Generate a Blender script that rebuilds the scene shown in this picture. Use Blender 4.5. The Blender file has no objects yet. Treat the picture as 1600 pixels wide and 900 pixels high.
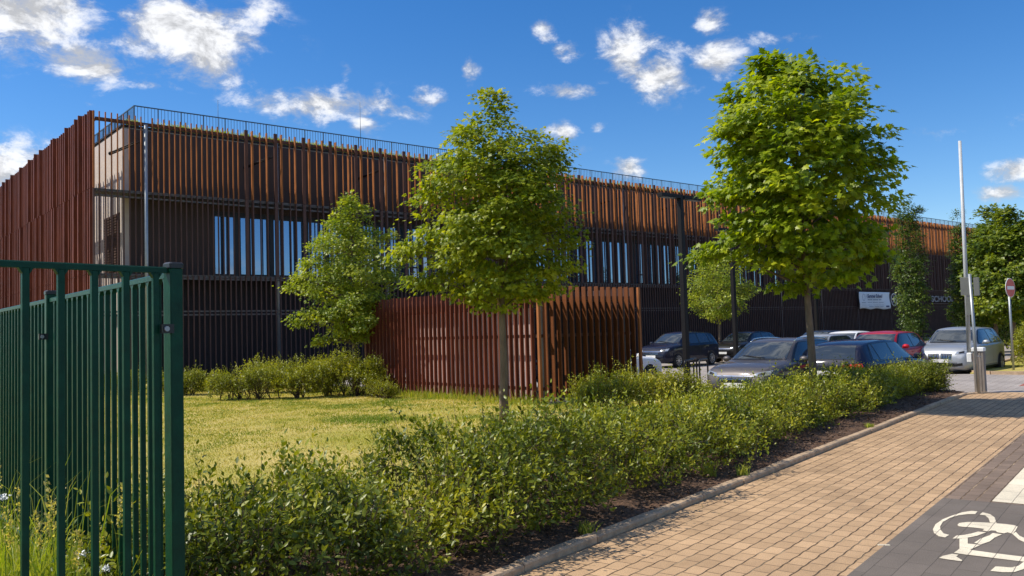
import bpy, bmesh, math, random
import numpy as np
from mathutils import Vector, Matrix, noise
from mathutils.bvhtree import BVHTree

rng = np.random.default_rng(7)
random.seed(7)
S = bpy.context.scene
COL = S.collection
PI = math.pi
R = math.radians

# ------------------------------------------------------------------ frames
A_FAC = R(50.1)                                   # compass heading of the long facade
D = np.array([math.sin(A_FAC), math.cos(A_FAC), 0.0])      # along the facade, away
N = np.array([math.cos(A_FAC), -math.sin(A_FAC), 0.0])     # out of the facade, to the street
ROT_FAC = PI / 2 - A_FAC
K_ANG = R(38.0)
KD = np.array([math.sin(K_ANG), math.cos(K_ANG), 0.0])     # along the kerb, away
KN = np.array([-math.cos(K_ANG), math.sin(K_ANG), 0.0])    # from kerb towards the hedge
K0 = np.array([-0.06, 6.303, 0.0])
ROT_K = PI / 2 - K_ANG
P0 = np.array([-17.887, 36.0, 0.0])               # corner of the slat screen
LOT_Z = -0.12

def kp(k, n, z=0.0):
    v = K0 + KD * k + KN * n
    return (float(v[0]), float(v[1]), z)

# ------------------------------------------------------------------ object helpers
def tag(o, label=None, cat=None, group=None, kind=None):
    if label: o['label'] = label
    if cat: o['category'] = cat
    if group: o['group'] = group
    if kind: o['kind'] = kind
    return o

def link(o, parent=None):
    COL.objects.link(o)
    if parent is not None: o.parent = parent
    return o

def empty(name, loc=(0, 0, 0), rz=0.0):
    o = bpy.data.objects.new(name, None)
    o.location = loc; o.rotation_euler = (0, 0, rz); o.empty_display_size = 0.2
    return link(o)

class MB:
    """collects faces of one mesh"""
    def __init__(s): s.v = []; s.f = []; s.smooth = []; s.mi = []
    def add(s, vs, fs, smooth=False, mi=0):
        b = len(s.v); s.v += [tuple(map(float, v)) for v in vs]
        for f in fs: s.f.append([b + i for i in f]); s.smooth.append(smooth); s.mi.append(mi)
    def box(s, x0, x1, y0, y1, z0, z1, mi=0):
        vs = [(x0,y0,z0),(x1,y0,z0),(x1,y1,z0),(x0,y1,z0),(x0,y0,z1),(x1,y0,z1),(x1,y1,z1),(x0,y1,z1)]
        s.add(vs, [(0,3,2,1),(4,5,6,7),(0,1,5,4),(1,2,6,5),(2,3,7,6),(3,0,4,7)], mi=mi)
    def cbox(s, x0, x1, y0, y1, z0, z1, c=0.005, mi=0):
        """box with chamfered vertical and top edges"""
        def ring(ins, z): 
            a, b, e, g = x0 + ins, x1 - ins, y0 + ins, y1 - ins
            q = c
            return [(a+q,e,z),(b-q,e,z),(b,e+q,z),(b,g-q,z),(b-q,g,z),(a+q,g,z),(a,g-q,z),(a,e+q,z)]
        vs = ring(0, z0) + ring(0, z1 - c) + ring(c, z1)
        fs = [tuple(range(7, -1, -1)), tuple(range(16, 24))]
        for r_ in (0, 8):
            for i in range(8): fs.append((r_+i, r_+(i+1) % 8, r_+8+(i+1) % 8, r_+8+i))
        s.add(vs, fs, mi=mi)
    def obox(s, p, q, w, h, up=(0, 0, 1)):
        """bar from p to q with cross section w x h"""
        p = Vector(p); q = Vector(q); d = (q - p).normalized(); up = Vector(up)
        if abs(d.dot(up)) > .99: up = Vector((1, 0, 0))
        x = d.cross(up).normalized() * (w / 2); y = x.cross(d).normalized() * (h / 2)
        vs = [p-x-y, p+x-y, p+x+y, p-x+y, q-x-y, q+x-y, q+x+y, q-x+y]
        s.add(vs, [(0,3,2,1),(4,5,6,7),(0,1,5,4),(1,2,6,5),(2,3,7,6),(3,0,4,7)])
    def tube(s, pts, rad, n=10, caps=True, smooth=True):
        pts = [Vector(p) for p in pts]
        if not hasattr(rad, '__len__'): rad = [rad] * len(pts)
        b = len(s.v); prev = None
        for i, p in enumerate(pts):
            d = (pts[min(i+1, len(pts)-1)] - pts[max(i-1, 0)]).normalized()
            if prev is None:
                a = Vector((1, 0, 0)) if abs(d.x) < .8 else Vector((0, 1, 0))
                x = d.cross(a).normalized()
            else:
                x = (prev - d * prev.dot(d)).normalized()
            prev = x; y = d.cross(x)
            for k in range(n):
                t = 2 * PI * k / n
                s.v.append(tuple(p + (x * math.cos(t) + y * math.sin(t)) * rad[i]))
        for i in range(len(pts) - 1):
            for k in range(n):
                s.f.append([b+i*n+k, b+i*n+(k+1) % n, b+(i+1)*n+(k+1) % n, b+(i+1)*n+k]); s.smooth.append(smooth); s.mi.append(0)
        if caps:
            s.f.append([b + k for k in range(n)][::-1]); s.smooth.append(False); s.mi.append(0)
            e = b + (len(pts)-1) * n
            s.f.append([e + k for k in range(n)]); s.smooth.append(False); s.mi.append(0)
    def disc(s, c, axis, rad, thick, n=24):
        c = Vector(c); a = Vector(axis).normalized()
        s.tube([c - a*thick/2, c + a*thick/2], rad, n)
    def build(s, name, mat, parent=None, bevel=0):
        me = bpy.data.meshes.new(name)
        me.from_pydata(s.v, [], s.f)
        for m in (mat if isinstance(mat, (list, tuple)) else [mat]): me.materials.append(m)
        me.polygons.foreach_set('use_smooth', s.smooth)
        me.polygons.foreach_set('material_index', s.mi)
        me.update()
        o = link(bpy.data.objects.new(name, me), parent)
        if bevel:
            b = o.modifiers.new('bevel', 'BEVEL'); b.width = bevel; b.segments = 2; b.limit_method = 'ANGLE'
        return o

def np_mesh(name, V, nper, F, mat, parent=None, rnd=None, smooth=False):
    """V (n,m,3) repeated pieces; F = faces of one piece as index lists; rnd per piece"""
    n, m, _ = V.shape
    me = bpy.data.meshes.new(name)
    me.vertices.add(n * m)
    me.vertices.foreach_set('co', V.reshape(-1).astype(np.float32))
    flat = np.concatenate([np.array(f) for f in F])
    cnt = np.array([len(f) for f in F])
    loops = (flat[None, :] + (np.arange(n) * m)[:, None]).reshape(-1)
    tot = np.tile(cnt, n)
    start = np.concatenate([[0], np.cumsum(tot)[:-1]])
    me.loops.add(len(loops)); me.loops.foreach_set('vertex_index', loops.astype(np.int32))
    me.polygons.add(len(tot))
    me.polygons.foreach_set('loop_start', start.astype(np.int32))
    try: me.polygons.foreach_set('loop_total', tot.astype(np.int32))
    except Exception: pass
    if smooth: me.polygons.foreach_set('use_smooth', np.ones(len(tot), dtype=bool))
    if rnd is not None:
        at = me.attributes.new('rnd', 'FLOAT', 'FACE')
        at.data.foreach_set('value', np.repeat(rnd, len(F)).astype(np.float32))
    me.materials.append(mat)
    me.update(calc_edges=True)
    return link(bpy.data.objects.new(name, me), parent)

# ------------------------------------------------------------------ materials
def nodes(m):
    m.use_nodes = True
    nt = m.node_tree; nt.nodes.clear()
    out = nt.nodes.new('ShaderNodeOutputMaterial')
    def nd(t, **kw):
        x = nt.nodes.new(t)
        for k, v in kw.items():
            if k.startswith('i_'):
                x.inputs[k[2:].replace('_', ' ')].default_value = v
            else: setattr(x, k, v)
        return x
    return nt, out, nd, nt.links.new

def c4(c): return (c[0], c[1], c[2], 1.0)

def mat(name, col, rough=.6, metal=0.0, var=.15, scale=6.0, bump=0.0, bscale=40.0, coat=0.0, spec=.5, stretch=(1, 1, 1), dark=None):
    """principled with noise-driven colour variation and optional bump"""
    m = bpy.data.materials.new(name)
    nt, out, nd, L = nodes(m)
    b = nd('ShaderNodeBsdfPrincipled')
    b.inputs['Roughness'].default_value = rough; b.inputs['Metallic'].default_value = metal
    b.inputs['Coat Weight'].default_value = coat * .6; b.inputs['Coat Roughness'].default_value = .03
    b.inputs['Specular IOR Level'].default_value = spec
    tc = nd('ShaderNodeTexCoord'); mp = nd('ShaderNodeMapping'); mp.inputs['Scale'].default_value = stretch
    L(tc.outputs['Object'], mp.inputs['Vector'])
    n1 = nd('ShaderNodeTexNoise'); n1.inputs['Scale'].default_value = scale; n1.inputs['Detail'].default_value = 5
    n1.inputs['Roughness'].default_value = .65
    L(mp.outputs[0], n1.inputs['Vector'])
    rp = nd('ShaderNodeValToRGB')
    lo = dark if dark else tuple(x * (1 - var) for x in col)
    hi = tuple(min(1, x * (1 + var)) for x in col)
    rp.color_ramp.elements[0].color = c4(lo); rp.color_ramp.elements[0].position = .3
    rp.color_ramp.elements[1].color = c4(hi); rp.color_ramp.elements[1].position = .7
    L(n1.outputs[0], rp.inputs[0]); L(rp.outputs[0], b.inputs['Base Color'])
    if bump:
        n2 = nd('ShaderNodeTexNoise'); n2.inputs['Scale'].default_value = bscale; n2.inputs['Detail'].default_value = 4
        L(mp.outputs[0], n2.inputs['Vector'])
        bp = nd('ShaderNodeBump'); bp.inputs['Strength'].default_value = bump; bp.inputs['Distance'].default_value = .02
        L(n2.outputs[0], bp.inputs['Height']); L(bp.outputs[0], b.inputs['Normal'])
    L(b.outputs[0], out.inputs[0])
    return m

def foliage(name, cols, rough=.45, transl=.35, tcol=None, spec=.5):
    m = bpy.data.materials.new(name)
    nt, out, nd, L = nodes(m)
    at = nd('ShaderNodeAttribute', attribute_name='rnd')
    rp = nd('ShaderNodeValToRGB'); cr = rp.color_ramp
    cr.elements[0].color = c4(cols[0]); cr.elements[0].position = 0
    cr.elements[1].color = c4(cols[-1]); cr.elements[1].position = 1
    for i, c in enumerate(cols[1:-1]):
        e = cr.elements.new((i + 1) / (len(cols) - 1)); e.color = c4(c)
    L(at.outputs['Fac'], rp.inputs[0])
    b = nd('ShaderNodeBsdfPrincipled'); b.inputs['Roughness'].default_value = rough
    b.inputs['Specular IOR Level'].default_value = spec
    L(rp.outputs[0], b.inputs['Base Color'])
    t = nd('ShaderNodeBsdfTranslucent')
    mx0 = nd('ShaderNodeMix', data_type='RGBA', blend_type='MULTIPLY'); mx0.inputs[0].default_value = 1
    L(rp.outputs[0], mx0.inputs[6]); mx0.inputs[7].default_value = c4(tcol or (1.6, 1.5, .5))
    L(mx0.outputs[2], t.inputs['Color'])
    mx = nd('ShaderNodeMixShader'); mx.inputs[0].default_value = transl
    L(b.outputs[0], mx.inputs[1]); L(t.outputs[0], mx.inputs[2]); L(mx.outputs[0], out.inputs[0])
    return m

def paver(name, c1, c2, joint, bw=.21, rh=.165, wave=.012, mort=.007, rough=.85, bump=.5, paint=None, crack=(.2, .17, .14), sand=None, longj=0.0, speck=.22):
    m = bpy.data.materials.new(name)
    nt, out, nd, L = nodes(m)
    tc = nd('ShaderNodeTexCoord')
    # wavy edges of interlocking pavers
    nz = nd('ShaderNodeTexNoise'); nz.inputs['Scale'].default_value = 9; nz.inputs['Detail'].default_value = 2
    L(tc.outputs['Object'], nz.inputs['Vector'])
    sb = nd('ShaderNodeVectorMath', operation='SUBTRACT'); sb.inputs[1].default_value = (.5, .5, .5)
    L(nz.outputs['Color'], sb.inputs[0])
    sc = nd('ShaderNodeVectorMath', operation='SCALE'); sc.inputs['Scale'].default_value = wave * 2.2
    L(sb.outputs[0], sc.inputs[0])
    ad = nd('ShaderNodeVectorMath', operation='ADD'); L(tc.outputs['Object'], ad.inputs[0]); L(sc.outputs[0], ad.inputs[1])
    # regular zig-zag of the long joints
    sx = nd('ShaderNodeSeparateXYZ'); L(ad.outputs[0], sx.inputs[0])
    wv = nd('ShaderNodeMath', operation='MULTIPLY'); wv.inputs[1].default_value = 2 * PI / bw
    L(sx.outputs[0], wv.inputs[0])
    sn = nd('ShaderNodeMath', operation='SINE'); L(wv.outputs[0], sn.inputs[0])
    am = nd('ShaderNodeMath', operation='MULTIPLY'); am.inputs[1].default_value = wave * .7; L(sn.outputs[0], am.inputs[0])
    yy = nd('ShaderNodeMath', operation='ADD'); L(sx.outputs[1], yy.inputs[0]); L(am.outputs[0], yy.inputs[1])
    cb = nd('ShaderNodeCombineXYZ'); L(sx.outputs[0], cb.inputs[0]); L(yy.outputs[0], cb.inputs[1])
    br = nd('ShaderNodeTexBrick', offset=.5, offset_frequency=2, squash=1)
    br.inputs['Color1'].default_value = c4(c1); br.inputs['Color2'].default_value = c4(c2)
    br.inputs['Mortar'].default_value = c4(joint); br.inputs['Scale'].default_value = 1
    br.inputs['Mortar Size'].default_value = mort; br.inputs['Mortar Smooth'].default_value = .3
    br.inputs['Brick Width'].default_value = bw; br.inputs['Row Height'].default_value = rh
    L(cb.outputs[0], br.inputs['Vector'])
    # dirt and wear
    n2 = nd('ShaderNodeTexNoise'); n2.inputs['Scale'].default_value = .9; n2.inputs['Detail'].default_value = 6; n2.inputs['Roughness'].default_value = .7
    L(tc.outputs['Object'], n2.inputs['Vector'])
    n3 = nd('ShaderNodeTexNoise'); n3.inputs['Scale'].default_value = 160; n3.inputs['Detail'].default_value = 3
    L(tc.outputs['Object'], n3.inputs['Vector'])
    mr = nd('ShaderNodeMapRange'); mr.inputs[1].default_value = .3; mr.inputs[2].default_value = .7; mr.inputs[3].default_value = .74; mr.inputs[4].default_value = 1.16
    L(n2.outputs[0], mr.inputs[0])
    mr3 = nd('ShaderNodeMapRange'); mr3.inputs[1].default_value = .3; mr3.inputs[2].default_value = .7; mr3.inputs[3].default_value = 1 - speck; mr3.inputs[4].default_value = 1 + speck * .9
    L(n3.outputs[0], mr3.inputs[0])
    mm = nd('ShaderNodeMath', operation='MULTIPLY'); L(mr.outputs[0], mm.inputs[0]); L(mr3.outputs[0], mm.inputs[1])
    if sand:
        ns = nd('ShaderNodeTexNoise'); ns.inputs['Scale'].default_value = 1.7; ns.inputs['Detail'].default_value = 4
        L(tc.outputs['Object'], ns.inputs['Vector'])
        rs = nd('ShaderNodeValToRGB'); rs.color_ramp.elements[0].position = .42; rs.color_ramp.elements[1].position = .6
        rs.color_ramp.elements[0].color = c4(joint); rs.color_ramp.elements[1].color = c4(sand)
        L(ns.outputs[0], rs.inputs[0]); L(rs.outputs[0], br.inputs['Mortar'])
    mu = nd('ShaderNodeMix', data_type='RGBA', blend_type='MULTIPLY'); mu.inputs[0].default_value = 1
    L(br.outputs[0], mu.inputs[6])
    cbb = nd('ShaderNodeCombineColor'); 
    for i in range(3): L(mm.outputs[0], cbb.inputs[i])
    L(cbb.outputs[0], mu.inputs[7])
    b = nd('ShaderNodeBsdfPrincipled'); b.inputs['Roughness'].default_value = rough; b.inputs['Specular IOR Level'].default_value = .3
    iv = nd('ShaderNodeMath', operation='SUBTRACT'); iv.inputs[0].default_value = 1; L(br.outputs['Fac'], iv.inputs[1])
    if longj:
        # the wider open joints running along the path, partly filled with pale sand
        md_ = nd('ShaderNodeMath', operation='PINGPONG'); md_.inputs[1].default_value = rh / 2; L(yy.outputs[0], md_.inputs[0])
        lt = nd('ShaderNodeMapRange'); lt.inputs[1].default_value = longj * .35; lt.inputs[2].default_value = longj; lt.inputs[3].default_value = 1; lt.inputs[4].default_value = 0; L(md_.outputs[0], lt.inputs[0])
        ns = nd('ShaderNodeTexNoise'); ns.inputs['Scale'].default_value = 2.6; ns.inputs['Detail'].default_value = 5
        L(tc.outputs['Object'], ns.inputs['Vector'])
        rs = nd('ShaderNodeValToRGB'); rs.color_ramp.elements[0].position = .50; rs.color_ramp.elements[1].position = .66
        rs.color_ramp.elements[0].color = c4((.13, .085, .05)); rs.color_ramp.elements[1].color = c4((.42, .31, .19)); L(ns.outputs[0], rs.inputs[0])
        mj = nd('ShaderNodeMix', data_type='RGBA'); L(lt.outputs[0], mj.inputs[0]); L(mu.outputs[2], mj.inputs[6]); L(rs.outputs[0], mj.inputs[7])
        L(mj.outputs[2], b.inputs['Base Color'])
        iv2 = nd('ShaderNodeMath', operation='SUBTRACT'); L(iv.outputs[0], iv2.inputs[0]); L(lt.outputs[0], iv2.inputs[1]); iv = iv2
    else:
        L(mu.outputs[2], b.inputs['Base Color'])
    n4 = nd('ShaderNodeMath', operation='MULTIPLY'); n4.inputs[1].default_value = .25; L(n3.outputs[0], n4.inputs[0])
    hh = nd('ShaderNodeMath', operation='ADD'); L(iv.outputs[0], hh.inputs[0]); L(n4.outputs[0], hh.inputs[1])
    bp = nd('ShaderNodeBump'); bp.inputs['Strength'].default_value = bump; bp.inputs['Distance'].default_value = .012
    L(hh.outputs[0], bp.inputs['Height']); L(bp.outputs[0], b.inputs['Normal'])
    L(b.outputs[0], out.inputs[0])
    return m

M = {}
M['rust'] = mat('corten_steel', (.33, .115, .032), .62, var=.3, scale=3.0, bump=.15, bscale=60, stretch=(1, 1, .35), spec=.3)
M['rust_red'] = mat('corten_steel_red', (.155, .039, .018), .62, var=.3, scale=2.5, bump=.15, bscale=60, stretch=(1, 1, .3), spec=.3)
M['slat_dark'] = mat('shade_brown_steel', (.095, .05, .04), .6, var=.25, scale=3, stretch=(1, 1, .3), spec=.3)  # corten darkened, below-ledge shade put into its colour; rails share it
M['rust_shaded'] = mat('corten_steel_shaded', (.165, .054, .016), .62, var=.3, scale=3.0, bump=.15, bscale=60, stretch=(1, 1, .35), spec=.25)  # corten darkened again, shade of the shelter front put into the colour
M['wide_slat'] = mat('dark_brown_steel', (.10, .042, .026), .6, var=.25, scale=3, stretch=(1, 1, .3), spec=.3)  # darker brown than the narrow upper slats
M['facade'] = mat('brown_panel', (.070, .047, .040), .7, var=.12, scale=.6, spec=.3)
M['facade_dark'] = mat('dark_panel', (.022, .017, .018), .65, var=.2, scale=.6, spec=.3)
M['beige'] = mat('beige_render', (.56, .48, .42), .85, var=.08, scale=1.5, bump=.1)
M['shutter'] = mat('brown_louvre', (.09, .05, .035), .7)
M['frame'] = mat('black_frame', (.012, .012, .014), .45)
M['galv'] = mat('galvanised_steel', (.34, .36, .37), .45, .6, var=.12, scale=5)
M['railsteel'] = mat('railing_steel', (.07, .10, .13), .5, .3)
M['walk'] = mat('grating', (.12, .11, .105), .6, .2)
M['roof'] = mat('roof_gravel', (.2, .2, .18), .9)
M['green'] = mat('green_paint', (.001, .047, .024), .42, var=.28, scale=9, bump=.08, bscale=60, spec=.22)
M['blackcap'] = mat('black_plastic', (.01, .011, .011), .4)
M['concrete'] = mat('concrete', (.36, .32, .27), .9, var=.22, scale=7, bump=.3, bscale=60)
M['kerb'] = mat('kerb_stone', (.43, .305, .19), .9, var=.3, scale=9, bump=.4, bscale=80)
M['bark'] = mat('bark', (.16, .115, .075), .9, var=.4, scale=9, bump=.6, bscale=30, stretch=(1, 1, .3))
M['twig'] = mat('twig', (.09, .06, .04), .9, var=.3)
M['lamp'] = mat('anthracite_paint', (.010, .009, .009), .55, .0, var=.1, spec=.2)
M['white'] = mat('white_paint', (.78, .78, .77), .4, var=.05)
M['boom'] = mat('boom_paint', (.50, .51, .51), .45, var=.08)
M['signred'] = mat('sign_red', (.55, .02, .02), .4, var=.05)
M['signgrey'] = mat('sign_back', (.15, .155, .145), .6, .1, var=.1)
M['post_brown'] = mat('weathered_housing', (.22, .19, .165), .8, var=.3, scale=5, bump=.3, stretch=(1, 1, .2))
M['banner'] = mat('banner_cloth', (.72, .77, .80), .8, var=.05, scale=2)
M['ink'] = mat('banner_ink', (.05, .07, .15), .8)
M['inkgrey'] = mat('banner_grey_ink', (.32, .38, .45), .8)
M['letter'] = mat('letter_metal', (.42, .40, .42), .5, .3)
M['letter_dim'] = mat('grey_letter', (.20, .19, .195), .6, .2)  # plain grey, darker than the emblem metal
M['soil'] = mat('bark_mulch', (.11, .06, .033), .95, var=.6, scale=26, bump=1.0, bscale=45)
M['asphalt'] = mat('asphalt', (.06, .06, .06), .9, var=.2, scale=30, bump=.3, bscale=200)
M['earth'] = mat('earth', (.13, .11, .05), .95, var=.4, scale=2, bump=.4)
M['binpanel'] = mat('store_panel', (.42, .30, .27), .8, var=.15)
M['tan'] = paver('tan_pavers', (.55, .362, .20), (.43, .28, .153), (.15, .095, .055), bw=.20, rh=.134, wave=.0045, mort=.005, longj=.0075, bump=.8, speck=.34)
M['brownpaver'] = paver('brown_pavers', (.25, .18, .13), (.20, .145, .105), (.10, .07, .05), bw=.2, rh=.13, wave=.004, mort=.005, longj=.010)
M['greypaint'] = paver('grey_painted_pavers', (.175, .145, .118), (.155, .13, .105), (.08, .066, .054), bw=.42, rh=.165, wave=.0015, mort=.003, bump=.25, speck=.32)
M['symbol'] = paver('white_marking', (.78, .69, .51), (.74, .65, .48), (.25, .21, .165), bw=.42, rh=.165, wave=.0015, mort=.0035, bump=.3)
M['lotpaver'] = paver('grey_pavers', (.40, .35, .31), (.35, .31, .275), (.22, .19, .165), bw=.2, rh=.2, wave=.005)
M['redpaver'] = paver('red_pavers', (.42, .13, .09), (.36, .11, .08), (.2, .1, .07), bw=.2, rh=.1, wave=.002)
M['tyre'] = mat('tyre', (.012, .012, .012), .8)
M['alloy'] = mat('alloy', (.5, .5, .52), .3, .8)
M['chrome'] = mat('chrome', (.6, .6, .6), .15, 1.0)
M['carblack'] = mat('car_black_trim', (.008, .008, .009), .35)
M['lens'] = mat('headlight_lens', (.45, .48, .5), .08, .5, coat=1)
M['redlens'] = mat('tail_light_lens', (.5, .012, .015), .12, coat=1)
M['plate'] = mat('number_plate', (.75, .75, .72), .4)
def glass(name, col, rough, metal):
    m = bpy.data.materials.new(name); nt, out, nd, L = nodes(m)
    b = nd('ShaderNodeBsdfPrincipled'); b.inputs['Base Color'].default_value = c4(col)
    b.inputs['Roughness'].default_value = rough; b.inputs['Metallic'].default_value = metal
    b.inputs['Specular IOR Level'].default_value = .9
    L(b.outputs[0], out.inputs[0]); return m
M['glass'] = glass('window_glass', (.19, .29, .43), .02, .8)
M['carglass'] = glass('car_glass', (.05, .065, .08), .03, .35)
def paint(name, col, metal=.4):
    return mat(name, col, .5, metal, var=.05, scale=3, coat=1.0, spec=.15)
M['leaf_maple'] = foliage('maple_leaf', [(.075, .125, .006), (.165, .235, .008), (.29, .35, .010), (.48, .50, .02)], transl=.42, tcol=(1.75, 1.75, .5))
M['leaf_bg'] = foliage('background_maple_leaf', [(.045, .085, .007), (.09, .145, .009), (.17, .22, .012), (.30, .33, .02)], transl=.36)
M['leaf_mid'] = foliage('field_maple_leaf', [(.085, .13, .008), (.165, .225, .011), (.29, .33, .014), (.47, .47, .03)], transl=.42, tcol=(1.75, 1.65, .5))
M['leaf_small'] = foliage('young_tree_leaf', [(.085, .13, .012), (.175, .24, .018), (.30, .34, .025), (.48, .49, .05)], transl=.42, tcol=(1.7, 1.65, .5))
M['leaf_dark'] = foliage('hornbeam_leaf', [(.032, .066, .008), (.058, .105, .010), (.10, .155, .014), (.20, .24, .025)], transl=.34)
M['leaf_hedge'] = foliage('hedge_leaf', [(.06, .085, .006), (.14, .18, .010), (.29, .31, .016), (.54, .49, .05)], rough=.42, transl=.28, spec=.45)
M['leaf_hedge_light'] = foliage('light_hedge_leaf', [(.11, .13, .008), (.21, .24, .012), (.36, .36, .018), (.56, .50, .06)], rough=.42, transl=.32, spec=.45)
M['grass'] = foliage('dry_grass', [(.20, .28, .03), (.44, .43, .06), (.62, .53, .12), (.72, .61, .24)], rough=.6, transl=.3, tcol=(1.2, 1.15, .6), spec=.25)
M['grass_green'] = foliage('tall_grass', [(.16, .25, .018), (.27, .34, .025), (.38, .40, .05), (.55, .47, .2)], rough=.5, transl=.45, spec=.3)
M['flower'] = mat('white_flower', (.8, .8, .76), .7, var=.05)

# lawn sheet: dry yellow-green with greener patches
def lawn_mat():
    m = bpy.data.materials.new('lawn_ground'); nt, out, nd, L = nodes(m)
    tc = nd('ShaderNodeTexCoord')
    a = nd('ShaderNodeTexNoise'); a.inputs['Scale'].default_value = .5; a.inputs['Detail'].default_value = 6; L(tc.outputs['Object'], a.inputs['Vector'])
    r1 = nd('ShaderNodeValToRGB'); r1.color_ramp.elements[0].position = .35; r1.color_ramp.elements[1].position = .68
    r1.color_ramp.elements[0].color = c4((.42, .39, .075)); r1.color_ramp.elements[1].color = c4((.68, .53, .19)); L(a.outputs[0], r1.inputs[0])
    f = nd('ShaderNodeTexNoise'); f.inputs['Scale'].default_value = 60; f.inputs['Detail'].default_value = 4; L(tc.outputs['Object'], f.inputs['Vector'])
    r2 = nd('ShaderNodeMapRange'); r2.inputs[1].default_value = .3; r2.inputs[2].default_value = .7; r2.inputs[3].default_value = .45; r2.inputs[4].default_value = 1.3; L(f.outputs[0], r2.inputs[0])
    mu = nd('ShaderNodeMix', data_type='RGBA', blend_type='MULTIPLY'); mu.inputs[0].default_value = 1
    cb = nd('ShaderNodeCombineColor')
    for i in range(3): L(r2.outputs[0], cb.inputs[i])
    L(r1.outputs[0], mu.inputs[6]); L(cb.outputs[0], mu.inputs[7])
    b = nd('ShaderNodeBsdfPrincipled'); b.inputs['Roughness'].default_value = .95; b.inputs['Specular IOR Level'].default_value = .1
    L(mu.outputs[2], b.inputs['Base Color'])
    bp = nd('ShaderNodeBump'); bp.inputs['Strength'].default_value = .8; bp.inputs['Distance'].default_value = .03; L(f.outputs[0], bp.inputs['Height']); L(bp.outputs[0], b.inputs['Normal'])
    L(b.outputs[0], out.inputs[0]); return m
M['lawn'] = lawn_mat()

# ------------------------------------------------------------------ camera
cam = bpy.data.cameras.new('camera'); co = link(bpy.data.objects.new('camera', cam))
pt, rl = R(2.95), .029
Fv = Vector((0, math.cos(pt), math.sin(pt))); R0 = Vector((1, 0, 0)); U0 = Vector((0, -math.sin(pt), math.cos(pt)))
Rv = R0 * math.cos(rl) - U0 * math.sin(rl); Uv = U0 * math.cos(rl) + R0 * math.sin(rl)
co.matrix_world = Matrix(((Rv.x, Uv.x, -Fv.x, 0), (Rv.y, Uv.y, -Fv.y, 0), (Rv.z, Uv.z, -Fv.z, 1.75), (0, 0, 0, 1)))
cam.sensor_width = 36; cam.lens = 1317 / 1600 * 36; cam.clip_start = .05; cam.clip_end = 3000
S.camera = co
def sky_dir(px, py):
    d = Fv + Rv * ((px - 800) / 1317) + Uv * ((450 - py) / 1317)
    return math.atan2(d.x, d.y), math.atan2(d.z, math.hypot(d.x, d.y))

# ------------------------------------------------------------------ sun and sky
SUN = Vector((-1, -.05, 1.19)).normalized()
sl = bpy.data.lights.new('sun', 'SUN'); sl.energy = 4.6; sl.angle = R(.5); sl.color = (1, .93, .82)
so = link(bpy.data.objects.new('sun', sl)); so.rotation_euler = SUN.to_track_quat('Z', 'Y').to_euler()

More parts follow.
